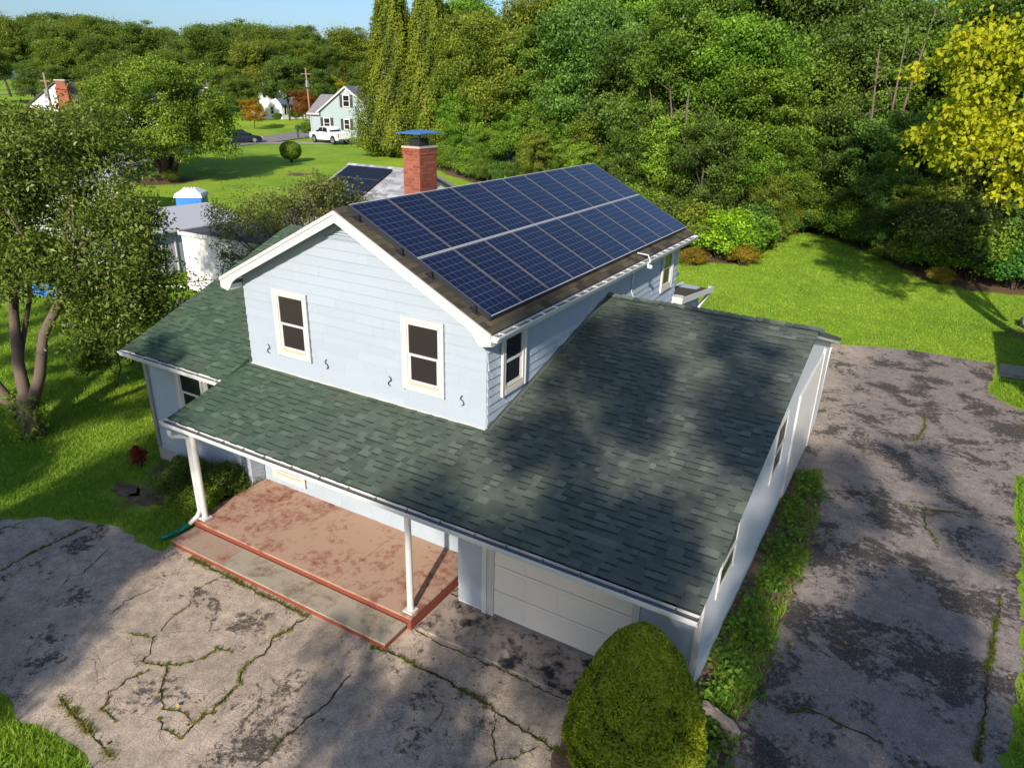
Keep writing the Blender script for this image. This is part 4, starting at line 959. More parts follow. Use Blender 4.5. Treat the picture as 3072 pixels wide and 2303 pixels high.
# ------------------------------------------------------------------ grass, weeds, moss
def blades(g, P, h, w, lean=.5):
    n = len(P); a = g.uniform(0, 6.283, n); d = np.stack([np.cos(a), np.sin(a), 0 * a], -1); hh = (h * g.uniform(.5, 1.4, n))[:, None]
    tipd = g.normal(0, lean, (n, 3)); tipd[:, 2] = 1
    v = np.empty((n, 3, 3)); v[:, 0] = P - d * w * .5; v[:, 1] = P + d * w * .5; v[:, 2] = P + unit(tipd) * hh
    return v.reshape(-1, 3)
def inpoly(x, y, poly):
    r_ = np.zeros(len(x), bool); n_ = len(poly)
    for i in range(n_):
        (x0, y0), (x1, y1) = poly[i], poly[(i + 1) % n_]
        c = ((y0 > y) != (y1 > y)) & (x < (x1 - x0) * (y - y0) / ((y1 - y0) + 1e-12) + x0); r_ ^= c
    return r_
def grass(name, label, poly, dens, h, w, seed, mat='grass_blade', minus=(), lean=.5, z=None, patch=.0):
    g = np.random.default_rng(seed); xs, ys = [p[0] for p in poly], [p[1] for p in poly]
    A = (max(xs) - min(xs)) * (max(ys) - min(ys)); n_ = int(A * dens); x = g.uniform(min(xs), max(xs), n_); y = g.uniform(min(ys), max(ys), n_)
    k = inpoly(x, y, poly)
    for m_ in minus: k &= ~inpoly(x, y, m_)
    cl = np.sin(x * 1.7 + np.sin(y * 1.1) * 2) * np.sin(y * 1.9 + np.sin(x * .9) * 2) + .5 * np.sin(x * 5.1 + y * 3.3) * np.sin(y * 4.7 - x * 2.2)
    if patch: k &= (cl + g.normal(0, .35, n_)) > patch
    for cx_, cy_, r_ in ((-2.6, -1.75, .5), (-2.0, -1.8, .6), (-2.9, -.75, .35)): k &= np.hypot(x - cx_, y - cy_) > r_
    x, y, cl = x[k], y[k], cl[k]; P = np.stack([x, y, hgt(x, y) if z is None else np.full(len(x), z)], -1)
    t = np.clip(.5 + .2 * cl + g.normal(0, .2, len(x)), 0, 1)
    o_ = obj(name, mesh_np(name, blades(g, P, h, w, lean), 3, t, mat)); tag(o_, label, 'grass'); return kind(o_, 'stuff')
LAWN = [(-20, 14), (-20, 3), (-13, -5), (-9, -7), (-7, -5.8), (-3.85, -3.9), (-3.18, -3.45), (-2.14, -2.92), (-1.16, -2.72), (-.38, -2.85), (.05, -2.8), (.05, -1.95), (-.05, -.4), (-3.42, -.4), (-3.42, 14)]
grass('lawn_grass', 'mown grass of the shaded left lawn', LAWN, 720, .085, .022, 1)
grass('lawn_grass', 'bright mown grass of the small lawn in the lower left corner', [(-1, -7.7), (.9, -6.6), (1.43, -6.42), (2.08, -6.58), (2.62, -6.44), (3.13, -6.42), (3.75, -6.52), (4.2, -7.2), (4.4, -9), (-1, -9.5)], 1500, .11, .018, 2)
BACK = [(-.5, 31), (1, 29.3), (3.7, 30.1), (4.1, 34.8), (4.7, 41), (6.3, 41.4), (7.8, 37.2), (10.3, 34), (12.2, 31.4), (14.7, 30.4), (22, 31), (22, 20.3), (15.2, 20.3), (12.2, 20.15), (9.7, 19.15), (9.8, 13), (5, 14), (-3, 22)]
grass('lawn_grass', 'sunny mown grass of the lawn behind the garage', BACK, 210, .07, .045, 3)
BEDP = [(10.62, -1.2), (10.58, 7.6), (11.0, 8.1), (11.28, 6), (11.38, 3.9), (11.26, 1.7), (11.3, .2), (11.28, -.4), (11.1, -1.1)]
grass('weeds', 'tall rough grass in the strip along the garage wall', BEDP, 1300, .2, .016, 4, lean=.7, z=.0, patch=-.1)
grass('weeds', 'grass growing along the right edge of the side drive', [(14.65, -3), (14.7, .4), (15.05, 2.7), (15.2, 5), (15.3, 10.5), (16.4, 11.2), (16.4, 15.4), (15.5, 15.9), (14.9, 16.9), (15.2, 18.4), (17.5, 18.6), (19, 10), (19, -3)], 420, .14, .025, 5, lean=.6)
# broad-leaved weeds in the bed
g = np.random.default_rng(71); cents = [(10.75, -.75), (11.05, .9), (10.8, 1.8), (11.0, 3.4), (10.75, 3.9), (10.85, 5.2), (11.0, 6.6), (10.95, -.2), (10.95, -1.55), (11.0, -2.2), (10.7, .2), (10.6, 1.0), (10.62, -1.4), (10.9, -2.8), (10.9, 2.6), (11.0, 4.6), (9.15, -2.9), (10.65, 5.9), (10.8, 7.3)]
Cs = []
for x, y in cents:
    m_ = 170; q = g.normal(0, .2, (m_, 2)); Cs.append(np.stack([np.maximum(x + q[:, 0], 10.44), y + q[:, 1], .06 + .22 * g.uniform(0, 1, m_) * np.exp(-(q ** 2).sum(1) * 8)], -1))
C = np.concatenate(Cs); Nn = unit(g.normal(0, .4, (len(C), 3)) + [0, 0, 1])
o = obj('broadleaf_weeds', mesh_np('broadleaf_weeds', leaf_verts(g, C, Nn, .085, .8), 4, g.uniform(.1, .8, len(C)), 'leaf')); o.color = (.9, 1.25, .9, 1)
kind(tag(o, 'broad-leaved weeds in the bed beside the garage wall', 'weeds'), 'stuff')
# cracks: dark ribbons, with moss and grass growing out of them
CRACKS = [([(0.79, -2.68), (1.53, -2.68), (2.7, -2.7), (3.96, -2.7)], .10, 1), ([(3.96, -2.65), (3.96, -2.95), (3.87, -3.41), (4.01, -3.65), (3.97, -4.14), (4.2, -4.41), (4.27, -4.91), (4.25, -5.24)], .07, .7), ([(4.25, -5.24), (4.29, -5.51), (3.93, -5.55), (3.74, -5.48)], .05, .6),
 ([(-2.3, -5.6), (-1.94, -4.87), (-2.02, -4.16), (-1.98, -3.15)], .06, .8), ([(1.78, -2.66), (1.69, -3.28), (1.91, -3.56), (1.96, -3.93), (2.09, -4.28)], .03, .4), ([(1.66, -4.63), (2.12, -4.47), (2.43, -4.72), (2.46, -4.9), (2.89, -4.75), (3.07, -4.61), (3.26, -4.31), (3.26, -4.06), (3.53, -3.99)], .045, .8),
 ([(2.89, -4.75), (3.09, -4.92), (3.31, -5.13), (3.62, -5.31), (3.89, -5.22), (4.17, -5.25)], .045, .6), ([(2.73, -4.96), (2.62, -5.26), (2.62, -5.56), (2.85, -5.79), (3.23, -5.83)], .045, .8), ([(-.87, -3.36), (-.54, -4.11), (-.66, -4.25), (-.51, -4.54)], .035, .1), ([(.96, -3.74), (.88, -4.15), (1.0, -4.47)], .04, .1),
 ([(2.09, -6.01), (2.67, -6.1), (3.2, -6.14), (3.76, -6.23)], .14, 1), ([(5.54, -3.31), (5.64, -3.9), (5.57, -4.65), (5.61, -5.23), (5.5, -6)], .05, .25),
 ([(5.77, -1.95), (6.31, -2.0), (7.05, -1.97), (7.94, -1.95), (8.79, -1.98)], .04, .1), ([(5.44, -2.68), (5.89, -2.6), (6.3, -2.63), (6.69, -2.6), (7.21, -2.63), (7.55, -2.64), (7.94, -2.73), (8.46, -2.8), (8.93, -2.84), (9.35, -2.87)], .07, .9), ([(7.92, -2.74), (8.12, -3.12), (8.37, -3.43), (8.35, -3.59)], .035, .4), ([(8.37, -3.43), (8.59, -3.3), (8.78, -2.94)], .04, .4), ([(6.77, -2.9), (7.04, -3.04), (7.18, -3.03), (7.25, -3.23), (7.23, -3.48)], .02, .3),
 ([(11.39, 7.28), (12.02, 7.38), (12.77, 7.38), (13.33, 7.46), (14.06, 7.75), (14.98, 7.63)], .05, .35), ([(13.33, 7.46), (13.43, 6.65), (13.66, 6.06)], .06, .5), ([(11.82, -.34), (12.07, -.1), (12.53, -.18), (12.91, -.18), (13.06, -.23)], .05, .5), ([(14.75, 4.6), (14.6, 3.19), (14.49, 2.19), (14.43, 1.48), (14.32, .2)], .09, .9), ([(12.08, 2.17), (12.43, 1.74), (13.0, 1.79), (13.23, 1.73)], .03, .1), ([(13.0, 11.5), (13.2, 12.6), (13.1, 13.4)], .08, .8)]
g = np.random.default_rng(5); ck = MB(); MP = []; MT = []
for pts, wd, ms in CRACKS:
    p = []
    for i in range(len(pts) - 1):
        a, b = np.array(pts[i]), np.array(pts[i + 1]); k = max(2, int(np.linalg.norm(b - a) / .08))
        for j in range(k): p.append(a + (b - a) * j / k + g.normal(0, .016, 2))
    p.append(np.array(pts[-1])); p = np.array(p)
    d = unit(np.gradient(p, axis=0)); nn_ = np.stack([-d[:, 1], d[:, 0]], -1); hw = np.minimum(.022, wd * .32) * g.uniform(.3, 1.2, len(p)); hw[0] = hw[-1] = .003
    z_ = .0105
    L_ = [(*(p[i] + nn_[i] * hw[i]), z_) for i in range(len(p))]; R_2 = [(*(p[i] - nn_[i] * hw[i]), z_) for i in range(len(p))]
    m_ = len(p); ck.add(L_ + R_2, [(i, m_ + i, m_ + i + 1, i + 1) for i in range(m_ - 1)])
    nb = int(m_ * 26 * ms * (wd / .05) ** .6)
    if nb:
        gate = np.repeat(np.clip(np.interp(np.arange(m_), np.linspace(0, m_, 12), g.uniform(-.5, 1.2, 12)), 0, 1), 1)
        i = g.choice(m_, nb, p=(gate + .05) / (gate + .05).sum()); q = p[i] + g.normal(0, wd * .35, (nb, 2)); MP.append(np.stack([q[:, 0], q[:, 1], np.full(nb, .008)], -1)); MT.append(np.clip(g.normal(.35 if pts[0][0] > 5 or wd > .085 and pts[0][1] > -3 else .68, .2, nb), 0, 1))
kind(ck.build('driveway_cracks', 'crack_dark'), 'structure')
MP = np.concatenate(MP); MT = np.concatenate(MT)
o = obj('crack_moss', mesh_np('crack_moss', blades(g, MP, .045, .014, .8), 3, MT, 'moss_blade')); kind(tag(o, 'moss and grass growing in the cracks of the driveway', 'moss'), 'stuff')
for cx_, cy_, r_, sd_ in ((-2.72, -1.78, .42, 1), (-2.02, -1.74, .5, 2), (-2.7, -.7, .38, 3), (-1.75, -.52, .4, 4)):
    q = [(cx_ + r_ * math.cos(k / 14 * 6.283) * (1 + .25 * math.sin(k * 2.1 + sd_)), cy_ + r_ * .6 * math.sin(k / 14 * 6.283)) for k in range(14)]
    kind(MB().poly(jag(q, .08, .03, sd_, .009)).build('bare_soil', 'soil'), 'structure')
g = np.random.default_rng(19)
M('litter', (.3, .2, .1), .9, .2, 5, tint=((.05, .04, .03), (.75, .66, .55)))
n_ = 900; x = g.uniform(-5, 15, n_); y = g.uniform(-8, 18, n_); k = inpoly(x, y, DRIVE) & ~inpoly(x, y, BED); x, y = x[k], y[k]
C = np.stack([x, y, np.full(len(x), .016)], -1); v = leaf_verts(g, C, unit(g.normal(0, .12, (len(x), 3)) + [0, 0, 1]), .035, .8, .02)
kind(tag(obj('driveway_grit', mesh_np('driveway_grit', v, 4, g.uniform(0, 1, len(x)) ** .7, 'litter')), 'loose grit and small debris scattered over the driveway', 'debris'), 'stuff')
leaf_mat('fallen', (.13, .07, .02), (.5, .33, .06), .2, .7, False)
n_ = 2600; x = g.uniform(-14, 20, n_); y = g.uniform(-7, 40, n_); k = inpoly(x, y, LAWN) | inpoly(x, y, BACK) | (inpoly(x, y, DRIVE) & (g.uniform(0, 1, n_) < .35)); x, y = x[k], y[k]
C = np.stack([x, y, hgt(x, y) + .05], -1); v = leaf_verts(g, C, unit(g.normal(0, .35, (len(x), 3)) + [0, 0, 1]), .075, .6, .05)
kind(tag(obj('fallen_leaves', mesh_np('fallen_leaves', v, 4, g.uniform(0, 1, len(x)), 'fallen')), 'scattered fallen leaves on the lawns and the driveway', 'leaves'), 'stuff')
# rocks by the bed
def rockm(name, seed, sx, sy, sz):
    g = np.random.default_rng(seed); mb = MB(); n1, n2 = 12, 7; vs = []
    for i in range(n2):
        ph = math.pi * (i + .5) / n2 - math.pi / 2
        for k in range(n1):
            th_ = 2 * math.pi * k / n1; u = g.uniform(.86, 1.1); cx_ = math.copysign(abs(math.cos(th_)) ** .6, math.cos(th_)); cy_ = math.copysign(abs(math.sin(th_)) ** .6, math.sin(th_))
            vs.append((sx * math.cos(ph) ** .6 * cx_ * u, sy * math.cos(ph) ** .6 * cy_ * u, sz * math.sin(ph) * u))
    fs = [(i * n1 + k, i * n1 + (k + 1) % n1, (i + 1) * n1 + (k + 1) % n1, (i + 1) * n1 + k) for i in range(n2 - 1) for k in range(n1)] + [tuple(range(n1))[::-1], tuple(range((n2 - 1) * n1, n2 * n1))]
    return mb.add(vs, fs).mesh(name, 'rock', False)
o = obj('boulder', rockm('boulder', 2, .36, .11, .13)); o.location = (10.92, -1.16, .1); o.rotation_euler = (.1, .05, -.36); tag(o, 'long pinkish boulder lying at the garage corner by the evergreen', 'rock')
for i, (x, y, s) in enumerate(((11.0, -1.75, .3), (10.98, -2.15, .35), (11.08, -1.5, .22))):
    o = obj('stone', rockm('stone', 10 + i, .3 * s, .22 * s, .2 * s)); o.location = (x, y, .05); o.rotation_euler = (0, 0, i); tag(o, ['small grey stone just below the long boulder', 'larger grey stone in the weeds beside the evergreen', 'smallest grey stone touching the long boulder'][i], 'rock')
o = obj('boulder', rockm('boulder2', 5, .7, .5, .35)); o.location = (16.9, 26.2, .2); tag(o, 'pale boulder at the right edge beyond the lawn', 'rock')
# ------------------------------------------------------------------ neighbouring buildings
M('white_block', (.82, .78, .72), .8, .08, 1.5, bump=.25, bscale=14)
M('white_lattice', (.42, .43, .46), .7, .12, 6)
M('pale_roof', (.45, .45, .47), .6, .08, 2)
M('dark_roof', (.085, .078, .09), .8, .2, 3, bump=.2, bscale=60)
M('grey_shingle', (.2, .19, .2), .9, .2, 2, tint=((.14, .13, .14), (.3, .28, .29)), bump=.2, bscale=60)
M('pale_shingle', (.36, .35, .36), .9, .2, 3, tint=((.22, .22, .24), (.46, .45, .45)), bump=.2, bscale=60)
M('siding_teal', (.29, .36, .37), .6, .06, 1)
M('siding_white', (.80, .79, .78), .6, .06, 1)
M('shutter_black', (.02, .022, .026), .5, .1)
M('teal_roof', (.10, .16, .19), .8, .25, 2, col2=(.08, .10, .15))
M('blue_plastic', (.03, .20, .62), .4, .15, 5); M('white_plastic', (.82, .82, .84), .35, .08, 4); M('green_bin', (.03, .22, .13), .45, .1, 5); M('tarp_blue', (.03, .20, .60), .5, .3, 5)
M('pole_wood', (.27, .17, .11), .9, .2, 3); M('wire_black', (.02, .02, .022), .6, .1)
def simple_window(parent, O, ex, nrm, w, h, shut=0, t=.12):
    f = (V(O), V(ex), V(nrm), Z); m_ = MB(); m_.box(0, t, 0, .06, 0, h, fr=f); m_.box(w - t, w, 0, .06, 0, h, fr=f); m_.box(t, w - t, 0, .06, h - t, h, fr=f); m_.box(t, w - t, 0, .07, 0, t, fr=f); m_.box(t, w - t, 0, .045, h / 2 - .03, h / 2 + .03, fr=f)
    wo_ = m_.build('window', 'white_trim', parent)
    MB().box(t, w - t, 0, .025, t, h / 2 - .03, fr=f).build('pane', 'window_glass', wo_); MB().box(t, w - t, 0, .03, h / 2 + .03, h - t, fr=f).build('pane', 'window_glass', wo_)
    if shut:
        for a in (-shut - .02, w + .02): MB().box(a, a + shut, 0, .05, 0, h, fr=f).build('shutter', 'shutter_black', wo_)
    return wo_
def lapsiding(parent, O, ex, nrm, xr, zr, mat, e=.2):
    """each course of boards is one board part"""
    f = (V(O), V(ex), Z, V(nrm)); z = zr[0]
    while z < zr[1]:
        a, b = xr(z + e / 2) if callable(xr) else xr
        if b - a > .1: MB().wedge(a, b, z, min(z + e, zr[1]), .03, .006, f).build('siding_board', mat, parent)
        z += e

# white block shed with dark roof
s = thing('white_shed', 'white block shed with flat dark roof left of the blue house', 'shed', (-13.6, 13, .2), world=True)
MB().box(-16.42, -10.6, 10.27, 15.8, 0, 2.56).build('wall', 'white_block', s)
MB().box(-16.5, -10.5, 10.2, 15.9, 2.56, 2.66).build('roof', 'dark_roof', s)
MB().box(-16.52, -10.5, 10.17, 10.21, 2.50, 2.68).build('fascia', 'white_trim', s)
MB().box(-16.45, -10.6, 10.24, 10.275, .05, .42).build('plinth', 'white_block', s)
# long white outbuilding with pale roof behind it
s = thing('white_outbuilding', 'long white outbuilding with pale grey roof behind the shed', 'outbuilding', (-21, 14, .3), world=True)
MB().prism([(-19.15, 9.2, .1), (-25, 9.2, .1), (-25, 9.2, 2.2), (-22.1, 9.2, 2.62), (-19.15, 9.2, 2.12)], (0, 7, 0)).build('wall', 'white_lattice', s)
MB().prism([(-18.85, 9.0, 2.12), (-22.1, 9.0, 2.64), (-22.1, 9.0, 2.72), (-18.85, 9.0, 2.20)], (0, 7.1, 0)).build('roof', 'pale_roof', s)
MB().prism([(-25.3, 9.0, 2.12), (-22.1, 9.0, 2.64), (-22.1, 9.0, 2.72), (-25.3, 9.0, 2.20)], (0, 7.1, 0)).build('roof', 'pale_roof', s)
for k in range(9): MB().box(-19.152, -19.10, 9.5 + k * .75, 9.56 + k * .75, .12, 2.1).build('wall_batten', 'white_trim', s)
MB().tube([(-19.0, 9.0, .08), (-18.2, 11.2, .08)], .05, 8)
o = MB().tube([(-17.8, 9.6, .1), (-16.5, 10.12, .14)], .055, 8).build('drain_pipe', 'white_plastic'); tag(o, 'white plastic pipe lying on the grass beside the white shed', 'pipe')
o = MB().box(-14.9, -14.2, 8.4, 8.9, .0, .16).box(-14.75, -14.35, 8.5, 8.8, .16, .26).build('stone_step', 'rock'); tag(o, 'low brown stone pile in front of the white shed', 'rock')
# portable toilet
pt = thing('portable_toilet', 'blue portable toilet with ribbed white roof beyond the outbuilding', 'portable toilet', (-24.4, 16.9, hz(-24.4, 16.9)), .65); pt.scale = (1.1, 1.1, 1.22)
MB().box(-.62, .62, -.62, .62, 0, 1.95).build('cabin', 'blue_plastic', pt)
MB().box(-.42, .42, -.645, -.62, .1, 1.8).build('door', 'blue_plastic', pt)
rf = MB(); rf.add([(-.7, -.7, 1.95), (.7, -.7, 1.95), (.7, .7, 1.95), (-.7, .7, 1.95), (-.62, -.62, 2.12), (.62, -.62, 2.12), (.62, .62, 2.12), (-.62, .62, 2.12), (-.3, -.3, 2.3), (.3, -.3, 2.3), (.3, .3, 2.3), (-.3, .3, 2.3)], [(0, 1, 5, 4), (1, 2, 6, 5), (2, 3, 7, 6), (3, 0, 4, 7), (4, 5, 9, 8), (5, 6, 10, 9), (6, 7, 11, 10), (7, 4, 8, 11), (8, 9, 10, 11), (3, 2, 1, 0)]); rfo = rf.build('roof', 'white_plastic', pt)
for k in range(4): MB().prism([(-.5 + k * .3, -.64, 2.1), (-.42 + k * .3, -.64, 2.1), (-.2 + k * .15, -.2, 2.34), (-.25 + k * .15, -.2, 2.34)], (0, .03, .03)).build('roof_rib', 'white_plastic', rfo)
# tarps behind the tree
for i, (x, y, w, lab) in enumerate(((-17.6, 7.6, .8, 'crumpled blue tarp glimpsed through the apple tree, nearer the shed'), (-20.2, 6.8, 1.0, 'blue tarp over a pile glimpsed through the apple tree, farther left'))):
    g = np.random.default_rng(i); m_ = MB(); n1 = 9; vs = [(w * (a / 4 - 1), w * (b / 4 - 1), max(.02, .9 * (1 - max(abs(a / 4 - 1), abs(b / 4 - 1)) ** 3) + g.normal(0, .08))) for a in range(n1) for b in range(n1)]
    m_.add(vs, [(a * n1 + b, (a + 1) * n1 + b, (a + 1) * n1 + b + 1, a * n1 + b + 1) for a in range(n1 - 1) for b in range(n1 - 1)]); o = m_.build('tarp', 'tarp_blue'); o.location = (x, y, hz(x, y)); tag(o, lab, 'tarp')
# neighbour's low house with black solar panels
NX0, NX1, NY, NZ, NS = -11.6, -6.9, 16.0, 5.44, .42
s = thing('neighbour_house', 'low house with pale shingled roof and black solar panels behind the chimney', 'house', (-9, 16, .4), world=True)
MB().prism([(NX0 + .3, NY - 4.2, .1), (NX0 + .3, NY + 4.2, .1), (NX0 + .3, NY + 4.2, NZ - NS * 4.2 - .15), (NX0 + .3, NY, NZ - .15), (NX0 + .3, NY - 4.2, NZ - NS * 4.2 - .15)], (NX1 - NX0 - .6, 0, 0)).build('wall', 'siding_white', s)
rfn = MB()
for sg in (-1, 1): rfn.add([(NX0, NY, NZ), (NX1, NY, NZ), (NX1, NY + sg * 4.6, NZ - NS * 4.6), (NX0, NY + sg * 4.6, NZ - NS * 4.6), (NX0, NY, NZ - .12), (NX1, NY, NZ - .12), (NX1, NY + sg * 4.6, NZ - NS * 4.6 - .12), (NX0, NY + sg * 4.6, NZ - NS * 4.6 - .12)], [(0, 1, 2, 3), (4, 5, 6, 7), (0, 3, 7, 4), (1, 2, 6, 5), (2, 3, 7, 6)], .6)
nro = rfn.build('roof', 'pale_shingle', s)
thn = math.hypot(1, NS); frN = (V((0, NY - 4.6, NZ - NS * 4.6)), X, V((0, 1, NS)) / thn, V((0, -NS, 1)) / thn); rr2 = random.Random(2); m_ = MB(); v = 0
while v < 4.6 * thn - .1:
    x = NX0
    while x < NX1: w = rr2.choice((.25, .4, .5)); m_.wedge(x, min(x + w, NX1), v, v + .2, rr2.choice((.012, .025)), .004, frN, rr2.random() ** 1.5, .003); x += w
    v += .19
kind(m_.build('roof_shingles', 'pale_shingle', nro), 'stuff')
for k in range(36):
    x = NX0 + k * .26
    if x < NX1 - .26: MB().add([(x, NY - .16, NZ - .03), (x, NY, NZ + .05), (x, NY + .16, NZ - .03), (x + .27, NY - .16, NZ - .045), (x + .27, NY, NZ + .035), (x + .27, NY + .16, NZ - .045)], [(0, 1, 4, 3), (1, 2, 5, 4), (0, 3, 5, 2)], rr2.random()).build('ridge_cap', 'pale_shingle', nro)
pf2, pc2 = panel_proto(1.24, 1.0, 'solar_cells_black', 'frame_dark')
na = thing('solar_array', 'block of black solar panels on the pale roof behind the chimney', 'solar panels', (-10, 14.5, 4.8), world=True)
uN, vN, nN = X, V((0, 1, NS)) / thn, V((0, -NS, 1)) / thn
for rw_ in range(4):
    for k in range(2 + (1 if rw_ == 3 else 0)):
        O = V((NX0 + .35, NY, NZ)) + nN * .14 - vN * (.35 + 1.0 + rw_ * 1.03) + uN * (k * 1.26)
        Mx = Matrix(((uN.x, vN.x, nN.x, O.x), (uN.y, vN.y, nN.y, O.y), (uN.z, vN.z, nN.z, O.z), (0, 0, 0, 1)))
        a = bpy.data.objects.new('solar_panel', pc2); COL.objects.link(a); a.parent = na; a.matrix_parent_inverse = Matrix.Translation(-V(na.location)); a.matrix_basis = Mx
        b = bpy.data.objects.new('panel_frame', pf2); COL.objects.link(b); b.parent = a
for rw_ in range(3):
    O = V((NX0 + .35, NY, NZ)) + nN * .15 - vN * (.35 + 1.02 + rw_ * 1.03); MB().box(0, 2.5, -.012, .012, -.02, .0, fr=(O, uN, vN, nN)).build('mounting_rail', 'frame_alloy', na)
# house with solar roof at the far left edge
s = thing('left_house', 'low house with blue solar panels on its roof at the far left', 'house', (-34, 12, hz(-34, 12)), 1.2)
MB().prism([(-5, -3.5, 0), (-5, 3.5, 0), (-5, 3.5, 2.4), (-5, 0, 3.7), (-5, -3.5, 2.4)], (10, 0, 0)).build('wall', 'siding_white', s)
MB().prism([(-5.3, -3.9, 2.35), (-5.3, 0, 3.8), (-5.3, 0, 3.92), (-5.3, -3.9, 2.47)], (10.6, 0, 0)).build('roof', 'pale_shingle', s); MB().prism([(-5.3, 3.9, 2.35), (-5.3, 0, 3.8), (-5.3, 0, 3.92), (-5.3, 3.9, 2.47)], (10.6, 0, 0)).build('roof', 'pale_shingle', s)
for sg in (-1, 1):
    for k in range(5):
        for j in range(2):
            x = -4.6 + k * 1.72; f = (V((x, sg * (.5 + j * 1.55), 3.92 - .372 * (.5 + j * 1.55) + .08)), X, V((0, sg, -.372)).normalized(), V((0, sg * .372, 1)).normalized()); MB().box(0, 1.68, 0, 1.6, 0, .04, fr=f).build('solar_panel', 'solar_cells', s)

# grey-blue house
hx, hy = -58.6, 67.2; gz_ = 2.25
b = thing('grey_blue_house', 'grey-blue clapboard house with black shutters behind the white pickup', 'house', (hx, hy, gz_), YAW)
MB().prism([(-4.9, 0, -.5), (4.4, 0, -.5), (4.4, 0, 3.25), (3.7, 0, 3.25), (0, 0, 6.15), (-3.5, 0, 3.3), (-4.9, 0, 3.0)], (0, 9.5, 0)).build('wall', 'siding_teal', b)
wallb = [c_ for c_ in b.children if c_.name.startswith('wall')][0]
lapsiding(wallb, (0, -.001, 0), X, -Y, lambda z: (-4.9, 4.4) if z < 3.0 else (-(6.1 - z) * 1.22, (6.1 - z) * 1.27), (-.3, 5.9), 'siding_teal', .2)
for sg, xe, ze in ((-1, -4.0, 2.95), (1, 4.1, 3.0)): MB().prism([(0, -.3, 6.2), (xe, -.3, ze), (xe, -.3, ze + .16), (0, -.3, 6.4)], (0, 10.1, 0)).build('roof', 'grey_shingle', b); 
for xe, ze in ((-4.0, 2.95), (4.1, 3.0)): MB().prism([(0, -.36, 6.12), (xe, -.36, ze - .1), (xe, -.36, ze + .12), (0, -.36, 6.36)], (0, .05, 0)).build('rake_board', 'white_trim', b)
MB().add([(-5.25, -.3, 2.95), (-3.6, -.3, 2.98), (-1.4, 3.4, 5.25), (-4.1, 3.4, 5.25), (-5.25, -.3, 2.8), (-3.6, -.3, 2.83), (-1.4, 3.4, 5.1), (-4.1, 3.4, 5.1)], [(0, 1, 2, 3), (7, 6, 5, 4), (0, 4, 5, 1), (3, 7, 4, 0), (1, 5, 6, 2), (2, 6, 7, 3)], .4).build('side_roof', 'grey_shingle', b)
MB().box(-5.25, -3.55, -.42, -.3, 2.74, 2.92).build('gutter', 'white_trim', b); MB().tube([(-4.85, -.2, 2.7), (-4.8, -.06, 2.4), (-4.8, -.06, .1)], .06, 6).build('downspout', 'white_trim', b)
for x, z, w, h in ((-.42, 3.75, .98, 1.55), (-3.15, .95, .95, 1.45), (-.42, .9, .85, 1.4), (1.9, .3, .95, 1.9)): simple_window(b, (x, -.035, z), X, -Y, w, h, .36)
MB().box(-.15, .2, -.06, -.03, 5.45, 5.95).build('gable_vent', 'white_trim', b)
MB().box(2.9, 6.0, -1.6, 0, -.3, 1.95).build('porch_wall', 'siding_teal', b)
MB().add([(2.6, -1.9, 1.95), (6.3, -1.9, 1.95), (6.3, 0, 3.6), (3.9, 0, 3.6), (2.6, -1.9, 1.85), (6.3, -1.9, 1.85), (6.3, 0, 3.5), (3.9, 0, 3.5)], [(0, 1, 2, 3), (7, 6, 5, 4), (0, 4, 5, 1), (3, 7, 4, 0), (1, 5, 6, 2)], .4).build('porch_roof', 'grey_shingle', b)
MB().box(2.58, 6.3, -1.95, -1.88, 1.8, 1.95).build('gutter', 'white_trim', b); MB().tube([(3.0, -1.7, 1.8), (3.0, -1.66, 1.5), (3.0, -1.66, -.2)], .06, 6).build('downspout', 'white_trim', b)
# white cape house
b = thing('white_cape_house', 'white house with dormers and slate-blue roof across the road', 'house', (-85, 80.5, hz(-85, 80.5)), YAW - .6)
MB().prism([(-8.2, 0, -.5), (0, 0, -.5), (0, 0, 2.6), (-4.1, 0, 5.6), (-8.2, 0, 2.6)], (0, 10.5, 0)).build('wall', 'siding_white', b)
for xe in (.35, -8.55): MB().prism([(-4.1, -.3, 5.62), (xe, -.3, 2.36), (xe, -.3, 2.52), (-4.1, -.3, 5.8)], (0, 11.1, 0)).build('roof', 'teal_roof', b)
for xe in (.35, -8.55): MB().prism([(-4.1, -.36, 5.56), (xe, -.36, 2.3), (xe, -.36, 2.5), (-4.1, -.36, 5.78)], (0, .05, 0)).build('rake_board', 'white_trim', b)
for y in (1.4, 6.2):
    d_ = MB(); d_.box(-2.6, -.75, y, y + 2.2, 3.2, 4.75); do = d_.build('dormer', 'siding_white', b); MB().prism([(-3.6, y - .2, 5.35), (-.5, y - .2, 4.7), (-.5, y - .2, 4.84), (-3.6, y - .2, 5.5)], (0, 2.6, 0)).build('dormer_roof', 'teal_roof', do)
    simple_window(b, (-.73, y + .6, 3.35), Y, X, .95, 1.25)
for y in (.9, 4.0, 8): simple_window(b, (.01, y, .9), Y, X, .95, 1.35, .35)
for z, y in ((.8, -6.6), (.8, -2.9), (3.3, -4.6)): simple_window(b, (y, -.01, z), X, -Y, .95, 1.3)
MB().box(0, 2.0, 2.6, 8, 2.2, 2.4).build('porch_roof', 'teal_roof', b)
for y in (2.8, 5.3, 7.8): MB().box(1.75, 1.9, y - .07, y + .07, -.4, 2.2).build('porch_post', 'white_trim', b)
MB().box(-4.6, -3.9, 2.2, 3.0, 4.8, 6.5).build('chimney', 'brick_red', b)
